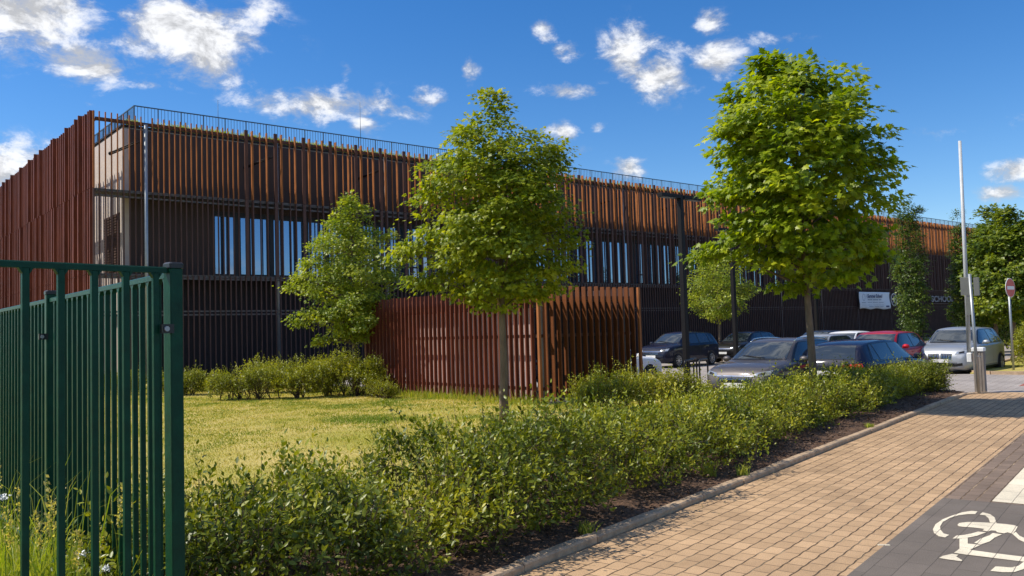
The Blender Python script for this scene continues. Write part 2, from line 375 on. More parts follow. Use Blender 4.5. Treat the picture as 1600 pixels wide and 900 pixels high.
W = bpy.data.worlds.new('World'); S.world = W; W.use_nodes = True
def build_world():
    nt = W.node_tree; nt.nodes.clear(); L = nt.links.new
    def nd(t, **kw):
        x = nt.nodes.new(t)
        for k, v in kw.items(): setattr(x, k, v)
        return x
    def math_(op, a, b=None, clamp=False):
        x = nd('ShaderNodeMath', operation=op, use_clamp=clamp)
        for i, q in enumerate((a, b)):
            if q is None: continue
            if isinstance(q, (int, float)): x.inputs[i].default_value = q
            else: L(q, x.inputs[i])
        return x.outputs[0]
    out = nd('ShaderNodeOutputWorld'); bg = nd('ShaderNodeBackground'); bg.inputs['Strength'].default_value = SKY_STRENGTH
    sky = nd('ShaderNodeTexSky', sky_type='NISHITA'); sky.sun_disc = False
    sky.sun_elevation = math.asin(SUN.z); sky.sun_rotation = math.atan2(SUN.x, SUN.y)
    sky.air_density = 1.0; sky.dust_density = .15; sky.ozone_density = 4.0; sky.altitude = 50
    hs = nd('ShaderNodeHueSaturation'); hs.inputs['Saturation'].default_value = SKY_SAT; hs.inputs['Value'].default_value = 1
    hs.inputs['Hue'].default_value = .507
    L(sky.outputs[0], hs.inputs['Color'])
    tc = nd('ShaderNodeTexCoord'); sp = nd('ShaderNodeSeparateXYZ'); L(tc.outputs['Generated'], sp.inputs[0])
    az = math_('ARCTAN2', sp.outputs[0], sp.outputs[1])
    el = math_('ARCSINE', sp.outputs[2])
    clouds = [(30,25,105,50,1.15),(135,92,58,36,1.1),(75,60,50,30,.6),(210,130,55,9,.45),(310,60,92,50,1.35),(280,75,60,34,.5),(408,25,32,26,.75),(385,75,40,22,.6),
              (515,163,115,24,1.0),(672,153,34,20,.85),(566,196,26,18,.95),(735,110,16,18,.6),(852,47,20,22,.65),(885,80,28,16,.65),(540,115,12,14,.5),
              (985,78,38,36,1.15),(1035,116,42,36,1.15),(1118,92,44,24,1.15),(1110,36,22,20,.75),(888,142,52,13,.85),(880,206,24,13,.95),(936,199,16,10,.85),(985,262,28,18,.8),
              (25,262,75,34,1.1),(1585,268,30,16,1.1),(1565,300,24,11,.95),(1210,60,64,14,.42),(1560,195,90,14,.35),(160,165,40,8,.35),(1460,205,70,10,.25),(870,235,80,12,.25)]
    tot = None
    for px, py, rx, ry, a in clouds:
        ca, ce = sky_dir(px, py)
        dx = math_('MULTIPLY', math_('SUBTRACT', az, ca), 1317 / rx / 1.15)
        dy = math_('MULTIPLY', math_('SUBTRACT', el, ce), 1317 / ry / 1.1)
        q = math_('ADD', math_('MULTIPLY', dx, dx), math_('MULTIPLY', dy, dy))
        g = math_('MULTIPLY', math_('EXPONENT', math_('MULTIPLY', q, -1.0)), a)
        tot = g if tot is None else math_('MAXIMUM', tot, g)
    # loose clouds added out of view, for reflections and neutral white fill light
    mp = nd('ShaderNodeMapping'); mp.inputs['Scale'].default_value = (1, 1, 2.2); L(tc.outputs['Generated'], mp.inputs['Vector'])
    big = nd('ShaderNodeTexNoise'); big.inputs['Scale'].default_value = 2.6; big.inputs['Detail'].default_value = 3; L(mp.outputs[0], big.inputs['Vector'])
    back = nd('ShaderNodeMapRange'); back.inputs[1].default_value = .1; back.inputs[2].default_value = -.25; back.inputs[3].default_value = 0; back.inputs[4].default_value = 1
    L(sp.outputs[1], back.inputs[0])
    high = nd('ShaderNodeMapRange'); high.inputs[1].default_value = .5; high.inputs[2].default_value = .68; L(sp.outputs[2], high.inputs[0])
    where = math_('MAXIMUM', back.outputs[0], high.outputs[0])
    bgc = math_('MULTIPLY', math_('MULTIPLY', math_('SUBTRACT', big.outputs[0], .45, True), 5.0), where)
    tot = math_('MAXIMUM', tot, bgc)
    def fbm(off, scale, detail=9, rough=.62):
        m2 = nd('ShaderNodeMapping'); m2.inputs['Scale'].default_value = (1, 1, 1.7); m2.inputs['Location'].default_value = off
        L(tc.outputs['Generated'], m2.inputs['Vector'])
        n = nd('ShaderNodeTexNoise'); n.inputs['Scale'].default_value = scale; n.inputs['Detail'].default_value = detail; n.inputs['Roughness'].default_value = rough
        n.inputs['Distortion'].default_value = .3
        L(m2.outputs[0], n.inputs['Vector']); return n.outputs[0]
    n1 = fbm((0, 0, 0), 17)
    n2 = fbm((.012, 0, -.022), 17)
    n3 = fbm((.3, .1, .2), 46, 8, .7)
    den = math_('ADD', math_('ADD', math_('MULTIPLY', tot, 1.0), math_('MULTIPLY', math_('SUBTRACT', n1, .5), 2.5)), math_('MULTIPLY', math_('SUBTRACT', n3, .5), .9))
    gate = nd('ShaderNodeMapRange', interpolation_type='SMOOTHSTEP'); gate.inputs[1].default_value = .05; gate.inputs[2].default_value = .35; L(tot, gate.inputs[0])
    al = nd('ShaderNodeMapRange', interpolation_type='SMOOTHSTEP'); al.inputs[1].default_value = .26; al.inputs[2].default_value = 1.12; L(den, al.inputs[0])
    alpha = math_('MULTIPLY', math_('MULTIPLY', al.outputs[0], gate.outputs[0]), .95)
    rel = math_('MULTIPLY', math_('SUBTRACT', n1, n2), 3.2)
    br = math_('ADD', math_('ADD', rel, math_('MULTIPLY', al.outputs[0], .35)), .55)
    br = math_('MINIMUM', math_('MAXIMUM', br, .58), 1.06)
    cc = nd('ShaderNodeCombineColor')
    for i, k in enumerate((.98, .985, 1.0)): L(math_('MULTIPLY', br, k * CLOUD / SKY_STRENGTH), cc.inputs[i])
    mx = nd('ShaderNodeMix', data_type='RGBA'); L(alpha, mx.inputs[0]); L(hs.outputs[0], mx.inputs[6]); L(cc.outputs[0], mx.inputs[7])
    L(mx.outputs[2], bg.inputs['Color']); L(bg.outputs[0], out.inputs[0])
SKY_STRENGTH, SKY_SAT, CLOUD = .13, 1.32, .88
build_world()
S.view_settings.view_transform = 'Standard'; S.view_settings.look = 'None'
S.view_settings.exposure = .2; S.view_settings.gamma = 1
S.cycles.max_bounces = 6; S.cycles.diffuse_bounces = 3; S.cycles.transparent_max_bounces = 8
S.cycles.use_adaptive_sampling = True; S.cycles.adaptive_threshold = .015

# ------------------------------------------------------------------ ground and paving
def slab(name, poly, z, matl, thick=.14, rz=None, org=None, kind='structure', parent=None):
    """flat paved area given in kerb coordinates; its object axes run along the kerb"""
    mb = MB(); n = len(poly)
    vs = [(k, q, z) for k, q in poly] + [(k, q, z - thick) for k, q in poly]
    mb.add(vs, [tuple(range(n))] + [(i, i + n, (i + 1) % n + n, (i + 1) % n) for i in range(n)])
    o = mb.build(name, matl, parent)
    if parent is None:
        o.location = K0; o.rotation_euler = (0, 0, ROT_K)
    if kind: o['kind'] = kind
    # keep face up
    me = o.data
    if me.polygons[0].normal.z < 0: me.flip_normals()
    return o

gm = MB(); gm.add([(-900, -900, -.16), (900, -900, -.16), (900, 900, -.16), (-900, 900, -.16)], [(0, 1, 2, 3)])
tag(gm.build('ground', M['earth']), kind='structure')
slab('pavement', [(-8, -2.06), (17.55, -2.06), (17.55, -.12), (17.2, -.12), (-8, -.12)][::1], 0, M['tan'])
pave2 = slab('pavement_edge_strip', [(4.22, -2.47), (17.55, -2.47), (17.55, -2.06), (4.22, -2.06)], 0, M['brownpaver'])
bl = slab('bike_lane', [(4.22, -4.4), (17.55, -4.4), (17.55, -2.47), (4.22, -2.47)], 0, M['brownpaver'])
blp = slab('bike_lane_panel', [(-8, -4.4), (4.22, -4.4), (4.22, -2.06), (-8, -2.06)], 0, M['greypaint'])
slab('driveway', [(17.55, -4.4), (25.0, -4.4), (25.0, 1.2), (24.0, 3.2), (17.0, 3.2), (17.55, -.12)], -.01, M['lotpaver'])
slab('red_crossing', [(20.0, -2.3), (24.9, -2.3), (24.9, -.75), (20.0, -.75)], -.006, M['redpaver'], thick=.003)
slab('far_pavement', [(25.0, -4.4), (80, -4.4), (80, -.2), (25.0, -.2)], 0, M['tan'])
slab('road', [(-60, -12), (120, -12), (120, -4.55), (-60, -4.55)], -.12, M['asphalt'], thick=.03)
slab('roadside_kerb', [(-60, -4.55), (120, -4.55), (120, -4.4), (-60, -4.4)], 0.0, M['concrete'])
slab('lawn', [(-20, 2.05), (14.6, 2.05), (14.6, 40), (-20, 40)], 0, M['lawn'])
slab('parking_lot', [(14.65, 2.05), (17.0, 2.05), (17.0, 3.2), (24.0, 3.2), (25.0, 1.2), (100, 1.2), (100, 80), (14.65, 80)], LOT_Z, M['lotpaver'], thick=.03)
slab('verge', [(25.0, -.2), (80, -.2), (80, 1.2), (25.0, 1.2)], .03, M['lawn'])
slab('neighbour_ground', [(-20, -.12), (-2.66, -.12), (-2.66, 2.05), (-20, 2.05)], 0.0, M['lawn'])

# white line and bicycle symbol, flat paint 4 mm above the pavers
ln = MB(); ln.add([(4.25, -2.80, .004), (17.5, -2.80, .004), (17.5, -2.475, .004), (4.25, -2.475, .004)], [(0, 1, 2, 3)])
o = ln.build('edge_line', M['symbol'], bl)
BIKE = [
 [(605,205),(540,200),(440,215),(330,250),(230,290),(150,345),(122,400),(135,440),(185,475),(255,488),(298,460),(240,445),(205,405),(200,370),(230,320),(310,275),(400,248),(500,235),(580,235)],
 [(660,215),(740,235),(790,270),(812,335),(740,325),(725,280),(690,250),(627,240)],
 [(388,350),(410,330),(500,320),(600,322),(720,328),(900,342),(1000,355),(1040,370),(1020,410),(985,450),(930,432),(890,445),(820,432),(800,415),(750,412),(720,425),(660,412),(680,395),(560,380),(440,372),(400,365)],
 [(335,500),(375,468),(450,462),(540,445),(610,425),(700,432),(600,470),(500,490),(410,500)],
 [(410,502),(500,492),(500,555),(640,568),(525,622),(760,655),(1140,702),(1140,755),(900,725),(560,685),(350,655),(410,610)],
 [(570,545),(640,500),(735,465),(770,440),(870,455),(790,490),(740,530),(640,565)],
 [(985,450),(1020,428),(1060,470),(1140,505),(1190,545),(1120,545),(1050,510)],
 [(190,710),(230,688),(330,665),(400,675),(375,695),(440,735),(430,748),(300,730)],
 [(745,850),(800,802),(980,812),(1050,795),(1108,750),(1170,735),(1160,770),(1108,830),(1000,865),(880,865)]]
def ground_pt(px, py):
    d = Fv + Rv * ((px - 800) / 1317) + Uv * ((450 - py) / 1317); t = -1.75 / d.z
    w = np.array([d.x * t, d.y * t, 0]) - K0
    return float(w @ KD), float(w @ KN)
sm = MB()
for poly in BIKE:
    pts = [ground_pt(1440 + x / 6.925, 770 + y / 6.925) for x, y in poly]
    sm.add([(a, b, .004) for a, b in pts], [tuple(range(len(pts)))])
# the front wheel, out of frame to the right
ctr = ground_pt(1440 + 470 / 6.925, 770 + 345 / 6.925)
for a0, a1 in ((.15, 2.9), (3.2, 6.0)):
    ps = [(ctr[0] + math.cos(t) * r_ * .42, ctr[1] - 1.05 + math.sin(t) * r_ * .36, .004) for r_ in (1, .78) for t in np.linspace(a0, a1, 16)[::(1 if r_ == 1 else -1)]]
    sm.add(ps, [tuple(range(len(ps)))])
o = sm.build('bicycle_symbol', M['symbol'], blp)
for p in o.data.polygons:
    pass
bm = bmesh.new(); bm.from_mesh(o.data); bmesh.ops.recalc_face_normals(bm, faces=bm.faces)
for f in bm.faces:
    if f.normal.z < 0: f.normal_flip()
bmesh.ops.triangulate(bm, faces=bm.faces); bm.to_mesh(o.data); bm.free()

# planting bed with mulch, slightly mounded
def bed():
    k = np.arange(-2.62, 17.3, .07); q = np.arange(0, 2.11, .07)
    kk, qq = np.meshgrid(k, q, indexing='ij')
    z = np.array([noise.noise(Vector((a * 3, b * 3, 1))) * .03 + noise.noise(Vector((a * 11, b * 11, 5))) * .018 for a, b in zip(kk.ravel(), qq.ravel())]).reshape(kk.shape)
    z = z + .035 + .05 * np.sin(np.clip(qq / 2.1, 0, 1) * PI)
    mb = MB(); n, m = kk.shape
    vs = np.stack([kk, qq, z], -1).reshape(-1, 3)
    mb.add(vs, [(i*m+j, (i+1)*m+j, (i+1)*m+j+1, i*m+j+1) for i in range(n-1) for j in range(m-1)], smooth=True)
    o = mb.build('planting_soil', M['soil']); o.location = K0; o.rotation_euler = (0, 0, ROT_K); tag(o, kind='structure')
bed()
# kerb of concrete edging stones, slightly uneven, bending at the driveway
kb = MB()
path = [(-8 + i * 1.0, -.06) for i in range(25)] + [(16.75, -.07), (17.1, -.2), (17.4, -.45), (17.55, -.8), (17.6, -1.6), (17.6, -2.4)]
for i in range(len(path) - 1):
    (a, b), (c, d) = path[i], path[i + 1]
    v = Vector((c - a, d - b, 0)); e = v.normalized() * .006
    j = random.uniform(-.006, .006); hz = (.058 if i < 24 else max(.012, .058 - (i - 23) * .012)) + random.uniform(-.006, .006)
    nrm = Vector((-v.y, v.x, 0)).normalized() * .055
    pA, pB = Vector((a, b + j, 0)) + e, Vector((c, d + j, 0)) - e
    vs = []
    for p in (pA, pB):
        vs += [p - nrm + Vector((0, 0, -.12)), p - nrm + Vector((0, 0, hz - .015)), p - nrm * .75 + Vector((0, 0, hz)), p + nrm * .75 + Vector((0, 0, hz)), p + nrm + Vector((0, 0, hz - .015)), p + nrm + Vector((0, 0, -.12))]
    kb.add(vs, [(q, q + 1, q + 7, q + 6) for q in range(5)] + [(5, 4, 3, 2, 1, 0), (6, 7, 8, 9, 10, 11)])
o = kb.build('kerb', M['kerb']); o.location = K0; o.rotation_euler = (0, 0, ROT_K); tag(o, kind='structure')
# low kerb round the verge on the far side of the driveway
kb2 = MB()
path = [(24.85, -1.2), (24.85, -.3), (24.9, .6), (25.3, 1.15), (26.5, 1.3), (40, 1.3)]
for (a, b), (c, d) in zip(path, path[1:]): kb2.obox((a, b, .0), (c, d, .0), .12, .18)
o = kb2.build('verge_kerb', M['kerb']); o.location = K0; o.rotation_euler = (0, 0, ROT_K); tag(o, kind='structure')

# ------------------------------------------------------------------ leaves
T_MAPLE = (np.array([(0,0,0),(.10,.10,-.02),(.38,.02,-.09),(.30,.22,-.07),(.56,.42,-.14),(.27,.47,-.06),(.24,.72,-.05),(.12,.66,-.03),(0,1.0,-.04),
            (-.12,.66,-.03),(-.24,.72,-.05),(-.27,.47,-.06),(-.56,.42,-.14),(-.30,.22,-.07),(-.38,.02,-.09),(-.10,.10,-.02)]), [list(range(9)) + [0][:0], [0] + list(range(8, 16))])
T_OVAL = (np.array([(0,0,0),(.2,.28,.05),(.22,.6,.06),(0,1,0),(-.22,.6,.06),(-.2,.28,.05)]), [[0,1,2,3],[0,3,4,5]])
T_DIAM = (np.array([(0,0,0),(.3,.5,.04),(0,1,-.03),(-.3,.5,.04)]), [[0,1,2,3]])

def unit(a): return a / np.maximum(np.linalg.norm(a, axis=-1, keepdims=True), 1e-9)
def leaves(name, pos, axis, nrm, length, tmpl, matl, parent, rnd=None):
    T, F = tmpl
    axis = unit(axis); X = unit(np.cross(axis, nrm)); Nn = np.cross(X, axis)
    V = pos[:, None, :] + length[:, None, None] * (T[None, :, 0:1] * X[:, None, :] + T[None, :, 1:2] * axis[:, None, :] + T[None, :, 2:3] * Nn[:, None, :])
    if rnd is None: rnd = rng.random(len(pos))
    return np_mesh(name, V, len(T), F, matl, parent, rnd=rnd)

def nz(p, s, o=0.0): return noise.noise(Vector((p[0] * s + o, p[1] * s - o, p[2] * s + 2 * o)))

def tree(name, label, x, y, z0, profile, clumps, per, leaf, tmpl, matl, trunk, seed, cat='tree', group=None, extra=(), lump=.22, csize=.24, gap=.28, lean=(0, 0), flat=.45, limbs=26):
    """profile: (height, radius) outline of the crown; trunk: (radius at foot, fork height)"""
    r_ = np.random.default_rng(seed)
    root = tag(empty(name, (x, y, z0)), label, cat, group)
    hs = np.array([p[0] for p in profile]); rs = np.array([p[1] for p in profile])
    zt = hs[-1]
    def axis_at(z): return np.array([lean[0] * z / zt, lean[1] * z / zt])
    # crown clumps
    zz = np.linspace(hs[0], hs[-1], 200); w = np.interp(zz, hs, rs) ** 1.2 + .05; w /= w.sum()
    C = []; guard = 0
    while len(C) < clumps and guard < clumps * 30:
        guard += 1
        z = r_.choice(zz, p=w); a = r_.uniform(0, 2 * PI)
        rad = np.interp(z, hs, rs)
        ln_ = 1 + lump * noise.noise(Vector((math.cos(a) * 1.6 + seed, math.sin(a) * 1.6, z * 1.3))) * 1.6 + .2 * noise.noise(Vector((math.cos(a) * 4, math.sin(a) * 4 + seed, z * 3.4)))
        rf = 1 - .7 * r_.random() ** 1.9
        ax = axis_at(z)
        p = np.array([ax[0] + math.cos(a) * rad * ln_ * rf, ax[1] + math.sin(a) * rad * ln_ * rf, z])
        if nz(p, 1.9, seed * 3.1) < -gap: continue
        C.append((p, rf))
    for (ex, ey, ez, er, ecount) in extra:
        for _ in range(ecount):
            q = r_.normal(0, .5, 3) * er; q[2] *= .55
            C.append((np.array([ex, ey, ez]) + q, 1.0))
    cp = np.array([c[0] for c in C]); n = len(cp)
    # leaves: layered sprays facing up and outwards
    idx = np.repeat(np.arange(n), per); m = len(idx)
    out = cp.copy(); out[:, :2] -= np.array([axis_at(z) for z in cp[:, 2]]); out[:, 2] = (cp[:, 2] - (hs[0] + .45 * (zt - hs[0]))) * .5
    out = unit(out)
    spread = r_.normal(0, 1, (m, 3)); spread[:, 2] *= flat
    off = spread * csize * .55
    off[:, 2] -= (np.abs(spread[:, 0]) + np.abs(spread[:, 1])) * csize * .10
    pos = cp[idx] + off
    axd = unit(off + out[idx] * .3 * csize + r_.normal(0, .25, (m, 3)) * csize) ; axd[:, 2] -= .25
    nr = unit(np.array([-.18, -.05, .85]) + out[idx] * .8 + r_.normal(0, .42, (m, 3)))
    L_ = leaf * r_.uniform(.65, 1.2, m)
    cl = r_.random(n)
    rnd = np.clip(.55 * cl[idx] + .45 * r_.random(m), 0, 1)
    leaves('crown', pos, axd, nr, L_, tmpl, matl, root, rnd)
    # trunk with limbs
    tr, fork = trunk
    mb = MB()
    tz = np.linspace(0, hs[0] + .72 * (zt - hs[0]), 12)
    tp = [(axis_at(z)[0] + .035 * noise.noise(Vector((seed, 0, z * 1.1))), axis_at(z)[1] + .035 * noise.noise(Vector((0, seed, z * 1.1))), z) for z in tz]
    flare = [tr * (1.35 if i == 0 else 1.0) * (1 - .82 * (z / tz[-1]) ** 1.15) for i, z in enumerate(tz)]
    mb.tube(tp, flare, 12)
    pick = r_.choice(n, min(limbs * 3, n), replace=False)
    for j, i in enumerate(pick):
        e = cp[i]
        zs_ = max(fork, min(e[2] - .25 * np.linalg.norm(e[:2] - axis_at(e[2])) - .15, tz[-1] * .97))
        s = np.array([np.interp(zs_, tz, [q[0] for q in tp]), np.interp(zs_, tz, [q[1] for q in tp]), zs_])
        rr = max(.008, np.interp(zs_, tz, flare) * (.5 if j < limbs else .28))
        mid = s * .5 + e * .5 + np.array([0, 0, .10 * np.linalg.norm(e - s)]) + r_.normal(0, .04, 3)
        q1 = s * .75 + mid * .25; 
        mb.tube([s, s * .45 + mid * .55, mid, e * .55 + mid * .45, e], [rr, rr * .8, rr * .6, rr * .4, rr * .15], 6, caps=False)
    mb.build('trunk', M['bark'], root)
    return root

TREES = 'young street trees'
tree('maple_tree', 'large maple with dense broad crown and thin trunk rising from the kerbside hedge', 5.84, 16.5, 0,
     [(2.45, .4), (2.7, .85), (3.1, 1.15), (3.7, 1.40), (4.3, 1.48), (5.15, 1.52), (5.9, 1.46), (6.4, 1.22), (6.75, .8), (6.95, .3)], 460, 38, .145, T_MAPLE, M['leaf_maple'], (.085, 2.2), 3,
     lean=(-.2, 0), extra=[(-.68, -.1, 6.95, .26, 8), (-1.75, 0, 3.3, .4, 8), (-1.45, -.3, 5.6, .28, 8), (-1.7, -.2, 4.4, .3, 8), (1.1, -.2, 3.1, .3, 6)], group=None, lump=.16, csize=.29, gap=.17, flat=.3)
tree('field_maple_tree', 'slender trunked field maple standing on the lawn in front of the rusty slat shelter', -.2, 16.17, 0,
     [(2.25, .3), (2.5, .85), (3.0, 1.18), (3.7, 1.32), (4.4, 1.26), (5.0, 1.12), (5.45, .95), (5.8, .62), (6.0, .32), (6.2, .14)], 500, 42, .095, T_MAPLE, M['leaf_mid'], (.085, 2.1), 8,
     lean=(-.02, 0), extra=[(-1.75, -.1, 3.35, .3, 10), (-1.5, -.2, 2.75, .3, 9), (1.0, 0, 5.3, .28, 7), (1.3, 0, 3.6, .3, 6), (-.1, 0, 6.35, .16, 6), (-1.2, .1, 4.6, .22, 5)], lump=.26, csize=.25, gap=.2, flat=.36)
tree('young_tree', 'small lopsided tree with lit branches reaching left behind the back shrubs', -4.95, 26.2, 0,
     [(1.6, .3), (2.1, .95), (2.8, 1.25), (3.6, 1.25), (4.4, 1.05), (5.1, .8), (5.7, .45), (6.25, .12)], 420, 40, .092, T_MAPLE, M['leaf_small'], (.075, 1.5), 12,
     extra=[(-1.5, -.2, 3.6, .3, 9), (-1.9, -.2, 3.35, .25, 7), (-1.35, 0, 4.1, .25, 7), (-1.2, -.2, 2.4, .35, 9), (-1.6, -.2, 2.25, .22, 6), (-1.05, -.2, 1.7, .2, 6), (-1.15, 0, 4.65, .2, 5), (1.1, 0, 4.9, .2, 5)], lump=.34, csize=.24, gap=.25)
tree('round_crowned_tree', 'small round crowned tree beside the dark blue car before the facade', 10.75, 44.0, LOT_Z,
     [(2.2, .4), (2.6, 1.1), (3.3, 1.55), (4.1, 1.5), (4.8, 1.1), (5.4, .5), (5.75, .15)], 260, 34, .13, T_DIAM, M['leaf_small'], (.085, 2.2), 15,
     extra=[(1.5, 0, 3.9, .35, 8)], lump=.25, csize=.3, gap=.3)
tree('hornbeam_tree', 'dark columnar hornbeam standing right of the white banner', 19.65, 41.5, LOT_Z,
     [(.5, .4), (1.2, .55), (3.0, .66), (4.5, .74), (6.0, .62), (7.2, .36), (8.0, .1)], 400, 34, .115, T_DIAM, M['leaf_dark'], (.1, .6), 21,
     extra=[(.55, 0, 7.3, .22, 8)], lump=.2, csize=.24, gap=.45)
tree('hornbeam_tree', 'dark columnar hornbeam with narrow top just left of the white boom', 22.45, 42.0, LOT_Z,
     [(.3, .35), (1.0, .48), (3.0, .52), (4.8, .46), (6.3, .32), (7.3, .1)], 300, 34, .115, T_DIAM, M['leaf_dark'], (.1, .6), 22, lump=.2, csize=.22, gap=.45)
BG = 'leafy trees beyond the car park entrance'
tree('broad_tree', 'leafy dark green tree rising directly behind the no entry sign', 21.6, 36.5, LOT_Z,
     [(1.9, .6), (2.4, 1.3), (3.3, 1.6), (4.3, 1.55), (5.2, 1.2), (6.2, .6), (6.7, .2)], 430, 34, .16, T_MAPLE, M['leaf_bg'], (.12, 1.9), 31, group=BG, lump=.25, csize=.32, gap=.35)
tree('broad_tree', 'taller pointed tree between the white boom and the no entry sign', 23.7, 41.5, LOT_Z,
     [(1.6, .6), (2.4, 1.3), (3.6, 1.5), (5.0, 1.3), (6.2, .8), (7.4, .2)], 380, 34, .16, T_MAPLE, M['leaf_bg'], (.12, 1.9), 32, group=BG, lump=.28, csize=.34, gap=.35)
tree('broad_tree', 'broad leafy tree at the right hand picture edge above the verge', 25.6, 40.5, LOT_Z,
     [(1.9, .7), (2.6, 1.5), (3.8, 1.9), (5.0, 1.7), (6.2, 1.1), (7.2, .3)], 430, 34, .17, T_MAPLE, M['leaf_bg'], (.12, 1.9), 33, group=BG, lump=.25, csize=.36, gap=.35)
tree('far_tree', 'distant hazy green tree closing the gap behind the entrance', 40.0, 66.0, LOT_Z,
     [(.8, 1.5), (2.4, 3.0), (4.5, 3.2), (6.5, 2.6), (8.0, 1.2), (8.8, .3)], 420, 30, .26, T_DIAM, M['leaf_dark'], (.18, 1.6), 34, lump=.3, csize=.6, gap=.5)
tree('far_tree', 'distant rounded tree far behind the silver car and columnar trees', 33.5, 57.0, LOT_Z,
     [(.6, 1.5), (2.0, 2.6), (4.0, 2.8), (5.5, 2.0), (6.6, .4)], 380, 30, .26, T_DIAM, M['leaf_dark'], (.18, 1.6), 35, lump=.3, csize=.6, gap=.5)
for i, (tx, ty, hh_) in enumerate([(33, 46, 7.5), (39, 52, 8.5), (45, 56, 9)]):
    tree('roadside_tree', ['dense roadside tree past the right picture edge, nearest of three', 'dense roadside tree past the right picture edge, middle of three', 'dense roadside tree past the right picture edge, farthest of three'][i], tx, ty, LOT_Z,
         [(1.2, 1.0), (2.4, 2.4), (4.5, 2.6), (6.2, 1.8), (hh_, .3)], 240, 26, .26, T_DIAM, M['leaf_dark'], (.15, 1.6), 40 + i, lump=.3, csize=.6, gap=.5)

# ------------------------------------------------------------------ hedges and shrubs
def shoots(base, tip_dir, length, per, leaf, tmpl, matl, parent, r_, lo=.2, name='foliage', bright=None, droop=.0):
    n = len(base)
    t = np.linspace(lo, 1.0, per)
    d = unit(tip_dir)
    a = unit(np.cross(d, r_.normal(0, 1, (n, 3))))
    b = np.cross(d, a)
    idx = np.repeat(np.arange(n), per); tt = np.tile(t, n) + r_.uniform(-.03, .03, n * per)
    bend = r_.normal(0, .18, (n, 3)); bend[:, 2] -= droop
    pos = base[idx] + d[idx] * (length[idx] * tt)[:, None] + bend[idx] * (length[idx] * tt ** 2)[:, None]
    ph = np.tile(np.arange(per) * 2.4, n) + r_.uniform(0, .6, n * per) + np.repeat(r_.uniform(0, 6, n), per)
    side = a[idx] * np.cos(ph)[:, None] + b[idx] * np.sin(ph)[:, None]
    tipf = np.clip((tt - .75) * 3, 0, 1)[:, None]
    axis = unit(side * (1 - .6 * tipf) + d[idx] * (.55 + .8 * tipf) + r_.normal(0, .2, (len(idx), 3)))
    nr = unit(d[idx] * .6 + np.array([0, 0, .7]) + r_.normal(0, .45, (len(idx), 3)))
    L_ = leaf * r_.uniform(.6, 1.15, len(idx)) * (1 - .35 * np.clip((tt - .85) / .15, 0, 1))
    patch_ = np.array([noise.noise(Vector((q[0] * 1.3, q[1] * 1.3, q[2] * 2))) for q in base])
    rn = np.clip(.30 * np.repeat(r_.random(n), per) + .32 * r_.random(len(idx)) + .30 * tt ** 2 + .45 * np.repeat(patch_, per), 0, 1)
    return pos, axis, nr, L_, rn

